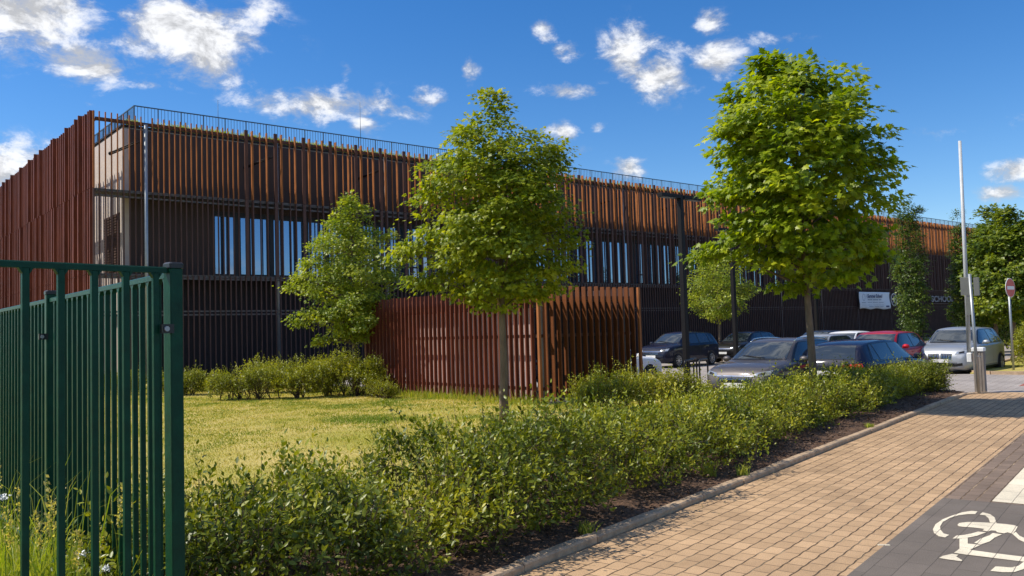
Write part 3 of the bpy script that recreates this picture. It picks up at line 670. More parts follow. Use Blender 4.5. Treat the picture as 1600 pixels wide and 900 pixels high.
def hedge(name, label, spine, width, height, dens, leaf, matl, seed, per=12, slen=(.25, .5), tmpl=T_OVAL, cat='hedge', group=None, stems=40, z0=.03, wild=.12, holes=.35, thin=1.0):
    """spine: list of (x, y, height); a hedge with a leafy shell of shoots around that line"""
    r_ = np.random.default_rng(seed)
    root = tag(empty(name, (spine[0][0], spine[0][1], 0)), label, cat, group)
    org = np.array([spine[0][0], spine[0][1], 0])
    P = np.array(spine, float); seg = np.linalg.norm(np.diff(P[:, :2], axis=0), axis=1); cum = np.concatenate([[0], np.cumsum(seg)]); Lt = cum[-1]
    n = int(dens * (Lt + width))
    s = r_.uniform(-.35 * width, Lt + .35 * width, n)
    sc = np.clip(s, 0, Lt)
    cx = np.interp(sc, cum, P[:, 0]); cy = np.interp(sc, cum, P[:, 1]); hh = np.interp(sc, cum, P[:, 2])
    tdir = unit(np.array([P[-1, 0] - P[0, 0], P[-1, 1] - P[0, 1], 0.0])) if Lt > 0 else np.array([1., 0, 0])
    nd_ = np.array([-tdir[1], tdir[0], 0])
    # angle around the section: 0 = one side, pi = other side, pi/2 = top
    th = np.arccos(np.clip(r_.uniform(-1, 1, n) * 1.0, -1, 1)); th = np.where(r_.random(n) < .5, r_.uniform(.02, PI - .02, n), th)
    shell = 1 - .55 * r_.random(n) ** 2.2
    lum = np.array([1 + .34 * noise.noise(Vector((a * 1.1 + seed, b * 1.6, 0))) + .26 * noise.noise(Vector((a * 3.1, b * 2.5, seed))) for a, b in zip(s, th)])
    endt = np.clip((s - sc) / (.35 * width), -1, 1); endf = np.sqrt(np.clip(1 - endt ** 2, .03, 1))
    wy = width / 2 * np.sign(np.cos(th)) * np.abs(np.cos(th)) ** .7 * shell * lum * endf
    wz = z0 + hh * (.12 + .88 * np.abs(np.sin(th)) ** .75) * shell ** .6 * lum * (.55 + .45 * endf)
    tip = np.stack([cx, cy, np.zeros(n)], 1) + tdir * (s - sc)[:, None] + nd_ * wy[:, None]; tip[:, 2] = wz
    d = nd_ * np.cos(th)[:, None] * .9 + np.array([0, 0, 1.0]) * (np.sin(th) * .8 + .35)[:, None] + tdir * endt[:, None] * .6 + r_.normal(0, .38, (n, 3))
    d = unit(d)
    ln_ = r_.uniform(slen[0], slen[1], n)
    wildm = r_.random(n) < wild
    tip = tip + d * (wildm * r_.uniform(.05, .26, n))[:, None]
    keep = np.array([nz((p[0], p[1], p[2] * 1.3), 1.9, seed) > -holes for p in tip])
    tip, d, ln_ = tip[keep], d[keep], ln_[keep]
    base = tip - d * ln_[:, None] - org
    base[:, 2] = np.maximum(base[:, 2], .04)
    pos, ax, nr, L_, rn = shoots(base, d, ln_, per, leaf, tmpl, matl, root, r_)
    leaves('foliage', pos, ax, nr, L_, tmpl, matl, root, rn)
    # woody stems
    mb = MB()
    for i in range(stems):
        q = r_.uniform(0, Lt); px_ = np.interp(q, cum, P[:, 0]); py_ = np.interp(q, cum, P[:, 1]); h_ = np.interp(q, cum, P[:, 2])
        f = np.array([px_, py_, 0]) + nd_ * r_.uniform(-.12, .12) * width - org
        for _ in range(4):
            e = f + nd_ * r_.uniform(-.3, .3) * width + tdir * r_.uniform(-.25, .25) + np.array([0, 0, h_ * r_.uniform(.6, .9)])
            m_ = f * .5 + e * .5 + r_.normal(0, .05, 3)
            mb.tube([f, m_, e], [.011, .008, .003], 5, caps=False)
    tw = r_.choice(len(base), min(len(base), int(len(base) * .5)), replace=False)
    for i in tw:
        b0 = base[i]; mb.tube([b0, b0 + d[i] * ln_[i] * .95], [.0035, .0015], 3, caps=False)
    mb.build('stem', M['twig'], root)
    return root

def ks(lst): 
    o = []
    for k, n_, h in lst:
        a = kp(k, n_); o.append((a[0], a[1], h))
    return o
hedge('hedge', 'long dark green kerbside hedge running from the green fence post past the maple trunk',
      ks([(-2.05, .92, .74), (-1.6, .9, .80), (-1.15, .88, .84), (-.75, .86, .66), (-.25, .86, .58), (.15, .86, .80), (.6, .90, .96), (1.5, .92, .93), (2.6, .95, .78), (4, 1.02, .72), (6, 1.12, .70), (8, 1.3, .70), (10, 1.3, .70), (12.5, 1.25, .72)]),
      1.75, .9, 680, .060, M['leaf_hedge'], 51, per=12, stems=70, holes=.2, wild=.2)
hedge('hedge', 'bright yellow green hedge in front of the dark grey estate and dark blue hatchback',
      ks([(12.6, 1.2, .68), (13.5, 1.2, .68), (14.8, 1.15, .62), (15.4, 1.1, .60)]), 1.2, .9, 620, .06, M['leaf_hedge_light'], 52, per=12, stems=20)
BUSH = 'bushes at the barrier end of the bed'
a = kp(15.9, .95); b = kp(16.3, .9)
hedge('shrub', 'darker low bush between the bright hedge and the rounded bush', [(a[0]-.3, a[1]-.3, .60), (b[0]-.1, b[1], .62)], .85, .8, 700, .05, M['leaf_hedge'], 53, per=11, stems=8, cat='shrub', group=BUSH)
a = kp(17.0, .55)
hedge('shrub', 'rounded bush immediately left of the barrier post', [(a[0] - .45, a[1] - .1, .70), (a[0] - .05, a[1] + .05, .72)], 1.0, .85, 800, .05, M['leaf_hedge'], 54, per=12, stems=8, cat='shrub', group=BUSH)
hedge('shrub', 'light green shrub at the foot of the shelter right face, beside the hedge', [(1.55, 17.6, .72), (2.1, 18.0, .8), (3.0, 18.7, .74), (3.9, 19.2, .65)], 1.1, .8, 430, .06, M['leaf_hedge_light'], 55, per=11, stems=12, cat='shrub')
BK = 'low shrubs along the back of the lawn'
hedge('shrub', 'low clipped shrub row at the back of the lawn with bare stems below', [(-8.6, 24.6, .72), (-7.6, 24.5, .74), (-6.5, 24.4, .74), (-5.6, 24.4, .8)], 1.0, .8, 420, .07, M['leaf_hedge_light'], 56, per=10, stems=26, cat='shrub', group=BK, z0=.12)
hedge('shrub', 'tallest rounded shrub at the left end of the slat shelter', [(-5.6, 25.0, 1.05), (-4.9, 24.9, 1.2), (-4.3, 24.7, 1.05)], 1.5, 1.1, 560, .07, M['leaf_hedge_light'], 57, per=10, stems=18, cat='shrub', group=BK)
hedge('shrub', 'small shrub just right of the green fence post against the dark facade', [(-11.4, 27.6, .7), (-10.2, 27.2, .72)], .9, .8, 420, .07, M['leaf_hedge_light'], 58, per=10, stems=8, cat='shrub', group=BK)
hedge('shrub', 'shrub behind the clipped row, its top peeping over at the facade pipe', [(-8.4, 27.3, .95), (-7.0, 27.0, 1.05), (-5.8, 26.9, .95)], 1.0, .9, 380, .07, M['leaf_hedge_light'], 59, per=10, stems=8, cat='shrub', group=BK)
hedge('shrub', 'scrubby low shrub at the base of the slat shelter beside the tallest shrub', [(-3.95, 23.8, .55), (-3.5, 23.3, .45)], .6, .6, 320, .05, M['leaf_hedge_light'], 60, per=9, stems=8, cat='shrub', group=BK)
hedge('shrub', 'row of shrubs seen through the green fence bars', [(-16.5, 29.5, .75), (-14.5, 28.9, .8), (-12.6, 28.2, .75)], .9, .8, 300, .07, M['leaf_hedge_light'], 64, per=9, stems=8, cat='shrub', group=BK)
a = kp(26.0, .9); b = kp(33.0, .9)
hedge('hedge', 'sunlit hedge behind the no entry sign at the right picture edge', [(17.6, 28.6, 1.2), (19.5, 31.0, 1.5), (22.0, 34.0, 1.6)], 1.5, 1.4, 420, .08, M['leaf_hedge_light'], 61, per=10, stems=12)
hedge('hedge', 'tall dark hedge in the gap behind the silver car', [(24.3, 45.0, 1.5), (27.0, 46.0, 2.2), (32, 50, 2.6)], 1.6, 1.4, 240, .14, M['leaf_dark'], 62, per=10, stems=12)

# ------------------------------------------------------------------ grass
def blades(name, pos, h, w, matl, parent=None, lean=.35, seg=1, r_=rng, rnd=None):
    n = len(pos); a = r_.uniform(0, 2 * PI, n); dirv = np.stack([np.cos(a), np.sin(a), np.zeros(n)], 1)
    b = r_.uniform(0, 2 * PI, n); lv = np.stack([np.cos(b), np.sin(b), np.zeros(n)], 1) * (h * r_.uniform(.05, lean, n))[:, None]
    up = np.array([0, 0, 1.0])
    if seg == 1:
        V = np.stack([pos - dirv * w[:, None] / 2, pos + dirv * w[:, None] / 2, pos + lv + up * h[:, None]], 1); F = [[0, 1, 2]]
    else:
        m1 = pos + lv * .2 + up * (h * .45)[:, None]; m2 = pos + lv * .55 + up * (h * .8)[:, None]; tp = pos + lv + up * (h * (1 - .1))[:, None]
        V = np.stack([pos - dirv * w[:, None] / 2, pos + dirv * w[:, None] / 2, m1 + dirv * w[:, None] * .42, m1 - dirv * w[:, None] * .42, m2 + dirv * w[:, None] * .25, m2 - dirv * w[:, None] * .25, tp], 1)
        F = [[0, 1, 2, 3], [3, 2, 4, 5], [5, 4, 6]]
    return np_mesh(name, V, V.shape[1], F, matl, parent, rnd=(r_.random(n) if rnd is None else rnd))

def lawn_grass():
    n = 420000
    k = rng.uniform(-8, 14.6, n); q = 2.0 + rng.random(n) ** 1.3 * 26
    p = K0 + KD * k[:, None] + KN * q[:, None]
    keep = (p[:, 0] / np.maximum(p[:, 1], .1) > -.66) & (p[:, 1] > 4)
    dn = (p - P0) @ N; keep &= dn > .3
    pc = p - np.array([.618, 20.117, 0]); keep &= ~(((pc @ D) > 0) & ((-(pc @ N)) > 0) & ((-(pc @ N)) < 8.1))
    p = p[keep]; n = len(p)
    big = np.array([noise.noise(Vector((a * .45, b * .45, 3))) for a, b in p[:, :2]])
    fine = np.array([noise.noise(Vector((a * 1.7, b * 1.7, 9))) for a, b in p[:, :2]])
    green = np.exp(-((p[:, 0] + 3.0) ** 2 / .5 + (p[:, 1] - 17.5) ** 2 / .35))
    rnd = np.clip(.5 + .7 * big * 1.2 + .6 * fine + rng.normal(0, .2, n) - .9 * green, 0, 1)
    h = rng.uniform(.018, .05, n) * (1 - .35 * rnd) + green * .03
    keep = rng.random(n) < np.clip(1.05 - .55 * rnd, .3, 1)
    dist = np.hypot(p[:, 0], p[:, 1])
    o = blades('lawn_grass', p[keep], h[keep], (.006 + .0008 * dist)[keep], M['grass'], lean=.9, rnd=rnd[keep])
    tag(o, 'short dry yellowish lawn grass between the hedge and the school', 'grass', kind='stuff')
lawn_grass()
# taller fringe along shelter and lawn edge
n = 5000
t = rng.uniform(-.2, 8.2, n); p = np.array([.618, 20.117, 0]) - N * t[:, None] - D * rng.exponential(.16, n)[:, None]
o = blades('fringe_grass', p, rng.uniform(.06, .26, n) * np.where(rng.random(n) < .1, 1.6, .8), np.full(n, .012), M['grass_green'], seg=2, lean=.6)
tag(o, 'longer grass fringe at the foot of the rusty slat shelter', 'grass', kind='stuff')

# ------------------------------------------------------------------ green fence
B_DIR = -N          # second run, parallel to the end of the school
PF = np.array([-1.69, 4.2, 0])
A_DIR = -KD
fence = tag(empty('metal_fence', PF), 'dark green metal bar fence turning a corner at a capped post', 'fence')
def post(d, h, w, loc, rz):
    mb = MB(); mb.cbox(-w/2, w/2, -w/2, w/2, -.1, h, .006)
    o = mb.build('post', M['green'], fence); o.location = loc; o.rotation_euler = (0, 0, rz)
    cp_ = MB(); cp_.cbox(-w/2 - .004, w/2 + .004, -w/2 - .004, w/2 + .004, h - .002, h + .028, .008); cp_.build('cap', M['blackcap'], o)
    cl = MB(); cl.box(-w/2 - .05, -w/2 + .01, -w/2 - .012, -w/2 + .012, 1.79, 1.835); cl.build('clamp', M['blackcap'], o)
    b2 = MB(); b2.disc((-w/2 - .03, -w/2 - .014, 1.812), (0, 1, 0), .013, .012, 12); b2.build('bolt', M['galv'], o)
    return o
def panel(origin, dirv, length, step, first, bw, bd, ztop, rail_h=.03):
    mb = MB(); d = Vector(dirv); o0 = Vector(origin)
    rz = math.atan2(d.y, d.x)
    mb.cbox(first * .35, length - .04, -bd * .62, bd * .62, ztop - rail_h, ztop, .006)
    mb.cbox(first * .35, length - .04, -bd * .62, bd * .62, .16, .19, .006)
    x = first
    while x < length - .05:
        mb.cbox(x - bw/2, x + bw/2, -bd/2, bd/2, .06 if x > .05 else .06, ztop - rail_h + .001, .003)
        # small welded fillets under the rail
        for s_ in (-1, 1):
            mb.add([(x + s_*bw/2, -bd/2, ztop - rail_h), (x + s_*(bw/2 + .016), -bd/2, ztop - rail_h), (x + s_*bw/2, -bd/2, ztop - rail_h - .025),
                    (x + s_*bw/2, bd/2, ztop - rail_h), (x + s_*(bw/2 + .016), bd/2, ztop - rail_h), (x + s_*bw/2, bd/2, ztop - rail_h - .025)],
                   [(0, 1, 2), (5, 4, 3), (1, 4, 5, 2)] if s_ > 0 else [(2, 1, 0), (3, 4, 5), (2, 5, 4, 1)])
        x += step
    o = mb.build('bar_panel', M['green'], fence); o.location = o0; o.rotation_euler = (0, 0, rz); return o
post(None, 2.115, .068, (0, 0, 0), ROT_K)
panel((A_DIR[0] * .0, A_DIR[1] * .0, 0), A_DIR, 3.0, .149, .095, .030, .024, 2.118)
for j in range(8):
    st = B_DIR * (2.78 * j)
    panel(st, B_DIR, 2.78, .139, .10, .027, .027, 2.10)
    if j < 7:
        e = B_DIR * (2.78 * (j + 1)); post(None, 2.13, .07, (e[0], e[1], 0), ROT_FAC)
ed = MB()
for j in range(8):
    a = B_DIR * (2.78 * j + .10); b = B_DIR * (2.78 * (j + 1) - .04)
    a = a + D * .09; b = b + D * .09
    ed.obox((a[0], a[1], .11), (b[0], b[1], .11), .07, .42)
ed.build('base_edging', M['concrete'], fence)

# tall grass in the corner behind the fence
def corner_grass():
    n = 9500
    u = rng.uniform(.12, 2.6, n); v = rng.uniform(.02, 1, n) ** .8 * 4.5
    u[:3600] = rng.uniform(.06, .8, 3600); v[:3600] = rng.uniform(.02, 2.4, 3600)
    p = PF + A_DIR * u[:, None] * (1 + .2 * v[:, None]) + B_DIR * v[:, None]
    h = rng.uniform(.2, .62, n) * (1.0 + .4 * np.array([noise.noise(Vector((a * 2, b * 2, 0))) for a, b in p[:, :2]]))
    h = np.where(rng.random(n) < .05, h * 1.8, h)
    o = blades('tall_grass', p, h, rng.uniform(.004, .011, n), M['grass_green'], seg=2, lean=.75, rnd=np.clip(rng.normal(.42, .22, n), 0, 1))
    tag(o, 'tall bright green grass behind the corner of the green fence', 'grass', kind='stuff')
corner_grass()
def seed_stalk(i, p, h):
    r_ = np.random.default_rng(900 + i); root = empty('grass_stalk', p)
    ln_ = Vector((r_.normal(0, .12), r_.normal(0, .12), 1)) * h
    mb = MB(); mb.tube([(0, 0, 0), ln_ * .5 + Vector((r_.normal(0, .02), 0, 0)), ln_], [.0028, .002, .0012], 5)
    mb.build('stem', M['grass_green'], root)
    m = 80; tt = r_.uniform(.76, 1.0, m); ang = r_.uniform(0, 6.3, m)
    ax = np.stack([np.cos(ang), np.sin(ang), np.full(m, .9)], 1); L3 = np.array(ln_)
    leaves('seed_head', L3[None] * tt[:, None] + r_.normal(0, .006, (m, 3)) * (1.3 - tt)[:, None] * 4, ax, r_.normal(0, 1, (m, 3)), r_.uniform(.012, .026, m), T_DIAM, M['grass_green'], root, np.clip(r_.normal(.95, .08, m), 0, 1))
    return root
for i in range(12):
    p = PF + A_DIR * rng.uniform(.15, .8) + B_DIR * rng.uniform(.15, 1.8)
    r0 = seed_stalk(i, tuple(p), rng.uniform(.75, 1.25))
    tag(r0, 'pale grass stalk with a feathery seed head behind the green fence bars', 'grass stalk', 'seeding grass stalks behind the fence')
for i, (u, v, h) in enumerate([(.30, .35, .62), (.36, .42, .70), (.22, .5, .58), (.62, 1.0, .95)]):
    p = PF + A_DIR * u + B_DIR * v
    root = tag(empty('wild_flower', tuple(p)), 'white flowering weed among the tall grass behind the fence', 'wild flower', 'white weeds behind the fence')
    mb = MB(); mb.tube([(0, 0, 0), (.01, .02, h * .5), (.0, .03, h)], [.003, .0025, .0015], 5); mb.build('stem', M['grass_green'], root)
    m = 26; q = np.clip(rng.normal(0, .014, (m, 3)), -.02, .02) + np.array([0, .03, h]); q[:, 2] = h + rng.uniform(-.006, .012, m)
    leaves('flower', q, rng.normal(0, 1, (m, 3)), np.array([0, 0, 1.0]) + rng.normal(0, .4, (m, 3)), np.full(m, .02), T_DIAM, M['flower'], root)
# weeds at the kerb
for i, (k, q, h, lab) in enumerate([(1.05, .02, .09, 'small weed tuft at the near end of the kerb'), (4.25, .0, .11, 'spreading weed tuft on the middle of the kerb beside the hedge shade'), (4.0, .3, .22, 'taller grass tuft on the mulch behind the kerb'), (9.3, -.0, .05, 'flat little weed at the far part of the kerb'), (.9, .45, .26, 'long grass tuft at the dark foot of the near hedge')]):
    n = 60; p = np.clip(rng.normal(0, .04, (n, 3)), -.07, .07); p[:, 2] = .05
    root = tag(empty('weed_tuft', kp(k, q, 0)), lab, 'weed')
    blades('blade', p, rng.uniform(.4, 1.0, n) * h + .03, np.full(n, .011), M['grass'], root, seg=2, lean=1.2, rnd=rng.uniform(0, .35, n))
# mulch chips and fallen leaves on the bed
n = 6000; k = rng.uniform(-2.5, 17, n); q = rng.uniform(.02, 1.2, n)
p = K0 + KD * k[:, None] + KN * q[:, None]; p[:, 2] = rng.uniform(.05, .10, n)
o = leaves('bark_chips', p, rng.normal(0, 1, (n, 3)) * np.array([1, 1, .25]), np.array([0, 0, 1.0]) + rng.normal(0, .5, (n, 3)), rng.uniform(.02, .055, n), T_DIAM,
           foliage('bark_chip', [(.03, .018, .012), (.09, .055, .035), (.16, .10, .065), (.22, .15, .10)], rough=.9, transl=0, spec=.2), None)
tag(o, 'loose brown bark chips on the bed along the kerb', 'mulch', kind='stuff')

# ------------------------------------------------------------------ school building
school = tag(empty('school_building', P0, ROT_FAC), 'long dark school building wrapped in rusty vertical steel slats', 'building')
LB = 118.0; WY = 1.6; ZR = 11.6
Z3, Z2, Z1 = 8.46, 4.76, 3.10
# walls with openings
wins = []
x = 5.75
strips = [(5.75, 21.0), (25.2, 43.5), (47.5, 60.0)]
mb = MB(); md = MB()
md.box(WY + .3, LB, WY, WY + .3, -.16, 4.86)
mb.box(WY + .3, LB, WY, WY + .3, 8.06, ZR)
edges = [WY + .3]
for a, b in strips: edges += [a, b]
edges += [LB]
for a, b in zip(edges[0::2], edges[1::2]): mb.box(a, b, WY, WY + .3, 4.86, 8.06)
mb.build('wall', M['facade'], school); md.build('lower_wall', M['facade_dark'], school)
mb = MB(); mb.box(WY, WY + .3, WY, 48, -.16, ZR - .002); mb.build('end_wall', M['beige'], school)
mb = MB(); mb.box(WY - .02, WY, 2.0, 4.6, 4.9, 7.75)
for i in range(22): mb.box(WY - .05, WY - .02, 2.05, 4.55, 4.95 + i * .127, 5.02 + i * .127)
mb.build('louvre_panel', M['shutter'], school)
# windows: black frame with two panes, set back in the wall
for a, b in strips:
    nW = int(round((b - a) / 3.05)); w = (b - a) / nW
    for i in range(nW):
        x0, x1 = a + i * w, a + (i + 1) * w
        fr = MB(); y0, y1 = WY + .05, WY + .2
        fr.box(x0, x0 + .10, y0, y1, 4.86, 8.06); fr.box(x1 - .10, x1, y0, y1, 4.86, 8.06)
        fr.box(x0 + .10, x1 - .10, y0, y1, 7.82, 8.06); fr.box(x0 + .10, x1 - .10, y0, y1, 4.86, 4.98)
        xm = x0 + w * (.62 if i % 2 else .40)
        fr.box(xm - .14, xm + .14, y0, y1, 4.98, 7.82)
        if i % 2: fr.box(xm + .14, x1 - .10, y0, y1, 5.55, 5.63)
        f = fr.build('window', M['frame'], school)
        for (p0, p1, z0) in ((x0 + .10, xm - .14, 4.98), (xm + .14, x1 - .10, 4.98)):
            g = MB(); t_ = random.uniform(-.012, .012)
            g.add([(p0, WY + .13 + t_, z0), (p1, WY + .13 - t_, z0), (p1, WY + .135 - t_, 7.82), (p0, WY + .135 + t_, 7.82)], [(0, 1, 2, 3)])
            g.build('pane', M['glass'], f)
# roof, parapet, greenery, railing
mb = MB(); mb.box(WY, LB, WY, 48, ZR, ZR + .06); mb.build('roof', M['roof'], school)
mb = MB(); mb.box(WY - .06, LB, WY - .06, WY + .25, ZR - .02 + .1, ZR + .16); mb.box(WY - .06, WY + .25, WY + .25, 48, ZR + .08, ZR + .16); mb.build('parapet', M['facade_dark'], school)
n = 40000; xg = rng.uniform(1.9, LB, n); yg = WY + .02 + rng.random(n) ** 1.5 * .8
keep = np.array([noise.noise(Vector((a * .55, 0, 0))) > -.38 for a in xg]); xg, yg = xg[keep], yg[keep]; n = len(xg)
o = blades('roof_planting', np.stack([xg, yg, np.full(n, ZR + .12)], 1), rng.uniform(.2, .5, n), np.full(n, .045), M['grass_green'], school, seg=2, lean=1.2, rnd=np.clip(rng.normal(.45, .25, n), 0, 1)); o['kind'] = 'stuff'
ra = MB(); RX, RT = 2.3, 12.9
ra.box(RX, LB, 2.2 - .02, 2.2 + .02, RT - .05, RT); ra.box(RX, LB, 2.2 - .015, 2.2 + .015, ZR + .28, ZR + .31)
ra.box(RX - .02, RX + .02, 2.22, 47, RT - .05, RT); ra.box(RX - .015, RX + .015, 2.22, 47, ZR + .28, ZR + .31)
xx = RX; i = 0
while xx < LB:
    w = .022 if i % 7 == 0 else .0085
    ra.box(xx - w, xx + w, 2.2 - w, 2.2 + w, ZR + .06 if i % 7 == 0 else ZR + .31, RT - .05); xx += .155; i += 1
yy = 2.35; i = 1
while yy < 46:
    w = .022 if i % 7 == 0 else .0085
    ra.box(RX - w, RX + w, yy - w, yy + w, ZR + .06 if i % 7 == 0 else ZR + .31, RT - .05); yy += .155; i += 1
ra.build('roof_railing', M['railsteel'], school)
for x_, h_ in ((6.4, 13.85), (14.55, 15.0)):
    m2 = MB(); m2.tube([(x_, 2.5, ZR), (x_, 2.5, h_)], [.02, .008], 6); m2.build('lightning_rod', M['railsteel'], school)
# maintenance walkways and rails that carry the slats
mb = MB()
for z in (Z3, Z2): mb.box(.12, LB, .10, WY - .003, z - .10, z - .03); 
for z in (Z3, Z2): mb.box(.12, .5, WY, 46, z - .10, z - .03)
mb.build('walkway', M['walk'], school)
mb = MB()
for z in (Z3 - .02, Z3 - .28, Z2 - .02, Z2 - .16, Z1, Z1 - .16):
    mb.box(.10, LB, .10, .16, z - .035, z + .035)
mb.build('slat_rail', M['walk'], school)
mb = MB(); mb.box(.10, LB, .10, .17, 11.44, 11.60); mb.build('top_rail', M['wide_slat'], school)
mb = MB()
for z in (11.50, Z3 - .02, Z2 - .02):
    mb.box(.10, .16, .17, 46, z - .04, z + .04)
mb.build('slat_rail', M['slat_dark'], school)
# slats of the long facade
def slots():
    xs = [(.02, .07)]
    x = .25
    while x < 6.6:
        if abs(x - 2.16) > .12: xs.append((x, .045))
        x += .247
    base = 6.83; i = 0
    while base < LB - 2:
        r0 = (i * 7919) % 10
        xs.append((base, .16, .09, 1)); xs.append((base + .27, .045, .21))
        xs.append((base + .72 + .03 * (r0 - 5) / 5, .04)); xs.append((base + 1.02, .05, .15))
        if r0 in (2, 7): xs.append((base + 1.25, .04))
        base += 1.5; i += 1
    return xs
XS = slots()
def tier(name, xs, z0, z1, matl, deep=.075, jit=0.0):
    mb = MB()
    for q in xs:
        x, w = q[:2]
        dz = random.uniform(-jit, jit); dp = q[2] if len(q) > 2 else deep
        y1 = .095; y0 = y1 - dp
        mb.box(x - w/2, x + w/2, y0, y1, z0, z1 + dz)
    return mb.build(name, matl, school)
WIDE = [q for q in XS if len(q) == 4]; XS = [q for q in XS if len(q) < 4]
tier('upper_wide_slats', WIDE, Z3 + .012, 11.87, M['wide_slat'], jit=.008)
tier('middle_wide_slats', WIDE, Z2 + .012, Z3 - .012, M['slat_dark'])
tier('upper_slats', XS, Z3 + .012, 11.84, M['rust'], jit=.008)
tier('middle_slats', [p for p in XS], Z2 + .012, Z3 - .012, M['slat_dark'])
lo = [(x, .05) for x in np.arange(.25, LB, .25)]
tier('lower_slats', lo, Z1 + .012, Z2 - .012, M['slat_dark'])
tier('base_slats', [(x, .045) for x, _ in lo], .05, Z1 - .012, M['slat_dark'])
# slats of the end screen
def end_slats(name, z0, z1, top=False):
    random.seed(4)
    mb = MB(); y = .28; i = 0
    while y < 46:
        wide = i % 7 == 4 or i % 11 == 6
        w = .10; dp = .20 if not wide else .30
        dz = (.02 + .06 * (wide) + random.uniform(-.01, .015)) if top else 0
        mb.box(.095 - dp, .095, y - w/2, y + w/2, z0, z1 + dz); y += random.choice((.30, .36, .42, .5)); i += 1
    return mb.build(name, M['rust_red'], school)
end_slats('end_upper_slats', Z3 + .012, 11.86, True); end_slats('end_middle_slats', Z2 + .012, Z3 - .012); end_slats('end_lower_slats', .05, Z2 - .012)
# steel columns with tie rods
for i in range(12):
    xc = 2.16 + 6.3 * i
    c = MB(); c.tube([(xc, .0 if i == 0 else .25, -.15), (xc, .0 if i == 0 else .25, 11.5)], .085, 14); c.build('column', M['galv'], school)
    s_ = MB()
    for dx in (-.0, .14): s_.tube([(xc - .16 - dx, .27, 10.75), (xc - 1.0 - dx, WY, 10.35)], .035, 8)
    s_.disc((xc - 1.07, WY - .03, 10.35), (0, 1, 0), .09, .05, 12); s_.build('tie_rod', M['facade_dark'], school)

# lettering, emblem and banner in front of the slats
def to_world(x, y, z=0.0):
    v = P0 + D * x - N * y; return (float(v[0]), float(v[1]), z)
def text_mesh(name, body, size, extrude, matl, parent, loc, rot, align='LEFT', shear=0.0, bold=0.0, xs=1.0):
    cu = bpy.data.curves.new(name, 'FONT'); cu.body = body; cu.size = size; cu.extrude = extrude; cu.align_x = align; cu.shear = shear; cu.offset = bold
    t = bpy.data.objects.new(name, cu); COL.objects.link(t)
    dg = bpy.context.evaluated_depsgraph_get(); me = bpy.data.meshes.new_from_object(t.evaluated_get(dg))
    COL.objects.unlink(t); bpy.data.objects.remove(t)
    me.materials.clear(); me.materials.append(matl)
    o = link(bpy.data.objects.new(name, me), parent); o.location = loc; o.rotation_euler = rot; o.scale = (xs, 1, 1); return o
sg = tag(empty('school_sign', to_world(78.9, -.22, 3.45), ROT_FAC), 'pale metal letters reading SCHOOL on the dark facade', 'sign')
o = text_mesh('lettering', 'SCHOOL', .85, .05, M['letter_dim'], sg, (.3, 0, .1), (PI/2, 0, 0), bold=.02, xs=1.55)
mb = MB(); mb.box(-.2, 7.2, .05, .10, -.12, -.06); mb.build('mounting_rail', M['slat_dark'], sg)
em = tag(empty('emblem', to_world(71.2, -.2, 3.75), ROT_FAC), 'round pale emblem on the slats between banner and hornbeam', 'emblem')
mb = MB(); q = 28
for k in range(q):
    t0, t1 = 2*PI*k/q, 2*PI*(k+1)/q
    for (ra_, rb_) in ((.62, .52),):
        mb.add([(math.cos(t)*r_, y_, math.sin(t)*r_) for y_ in (-.05, .03) for (t, r_) in ((t0, rb_), (t1, rb_), (t1, ra_), (t0, ra_))], [(0,1,2,3),(7,6,5,4),(3,2,6,7),(1,0,4,5)])
mb.build('ring', M['letter'], em)
mb = MB()
for k in range(5):
    t = PI/2 + 2*PI*k/5; mb.obox((0, 0, 0), (math.cos(t)*.4, 0, math.sin(t)*.4), .09, .06, up=(0, 1, 0))
mb.build('star', M['letter'], em)
bn = tag(empty('banner', to_world(64.35, -.25, 2.9), ROT_FAC), 'white summer school banner tied to the dark slats', 'banner')
mb = MB(); gx, gz = 24, 8; BW, BH = 6.0, 1.55
def bpos(u, v): return (u * BW + .12 * (1 - v) * (1 if u < .5 else -.2), -.02 - .05 * math.sin(u * 9 + v * 2) - .03 * math.sin(v * 7), v * BH + .05 * math.sin(u * 14) * (1 - v) - .04 * u * (1 - v))
vs = [bpos(i / gx, j / gz) for j in range(gz + 1) for i in range(gx + 1)]
mb.add(vs, [(j*(gx+1)+i, j*(gx+1)+i+1, (j+1)*(gx+1)+i+1, (j+1)*(gx+1)+i) for j in range(gz) for i in range(gx)], smooth=True)
o = mb.build('cloth', M['banner'], bn); sd = o.modifiers.new('thick', 'SOLIDIFY'); sd.thickness = .004
text_mesh('title', 'Summer School', .46, .003, M['ink'], bn, (1.45, -.13, 1.02), (PI/2, 0, 0), shear=.12, bold=.012, xs=.95)
mb = MB()
for (a, b, z, h) in ((1.5, 4.2, .78, .10), (1.45, 4.6, .55, .055), (.35, 1.25, .52, .07), (.4, 4.6, .32, .035), (1.7, 4.5, .16, .06)):
    for i in range(int((b - a) / .16)):
        if (i * 37) % 7 == 3: continue
        mb.box(a + i * .16, a + i * .16 + .13, -.132, -.128, z, z + h)
mb.build('small_print', M['inkgrey'], bn)
mb = MB(); mb.box(4.95, 5.55, -.132, -.128, .14, .27); mb.build('caption_box', M['ink'], bn)
mb = MB()
for k in range(10):
    t = 2 * PI * k / 10; mb.obox((.75 + .24*math.cos(t), -.13, 1.05 + .3*math.sin(t)), (.75 + .24*math.cos(t+.5), -.13, 1.05 + .3*math.sin(t+.5)), .05, .004, up=(0, 1, 0))
mb.build('logo_ring', M['inkgrey'], bn)

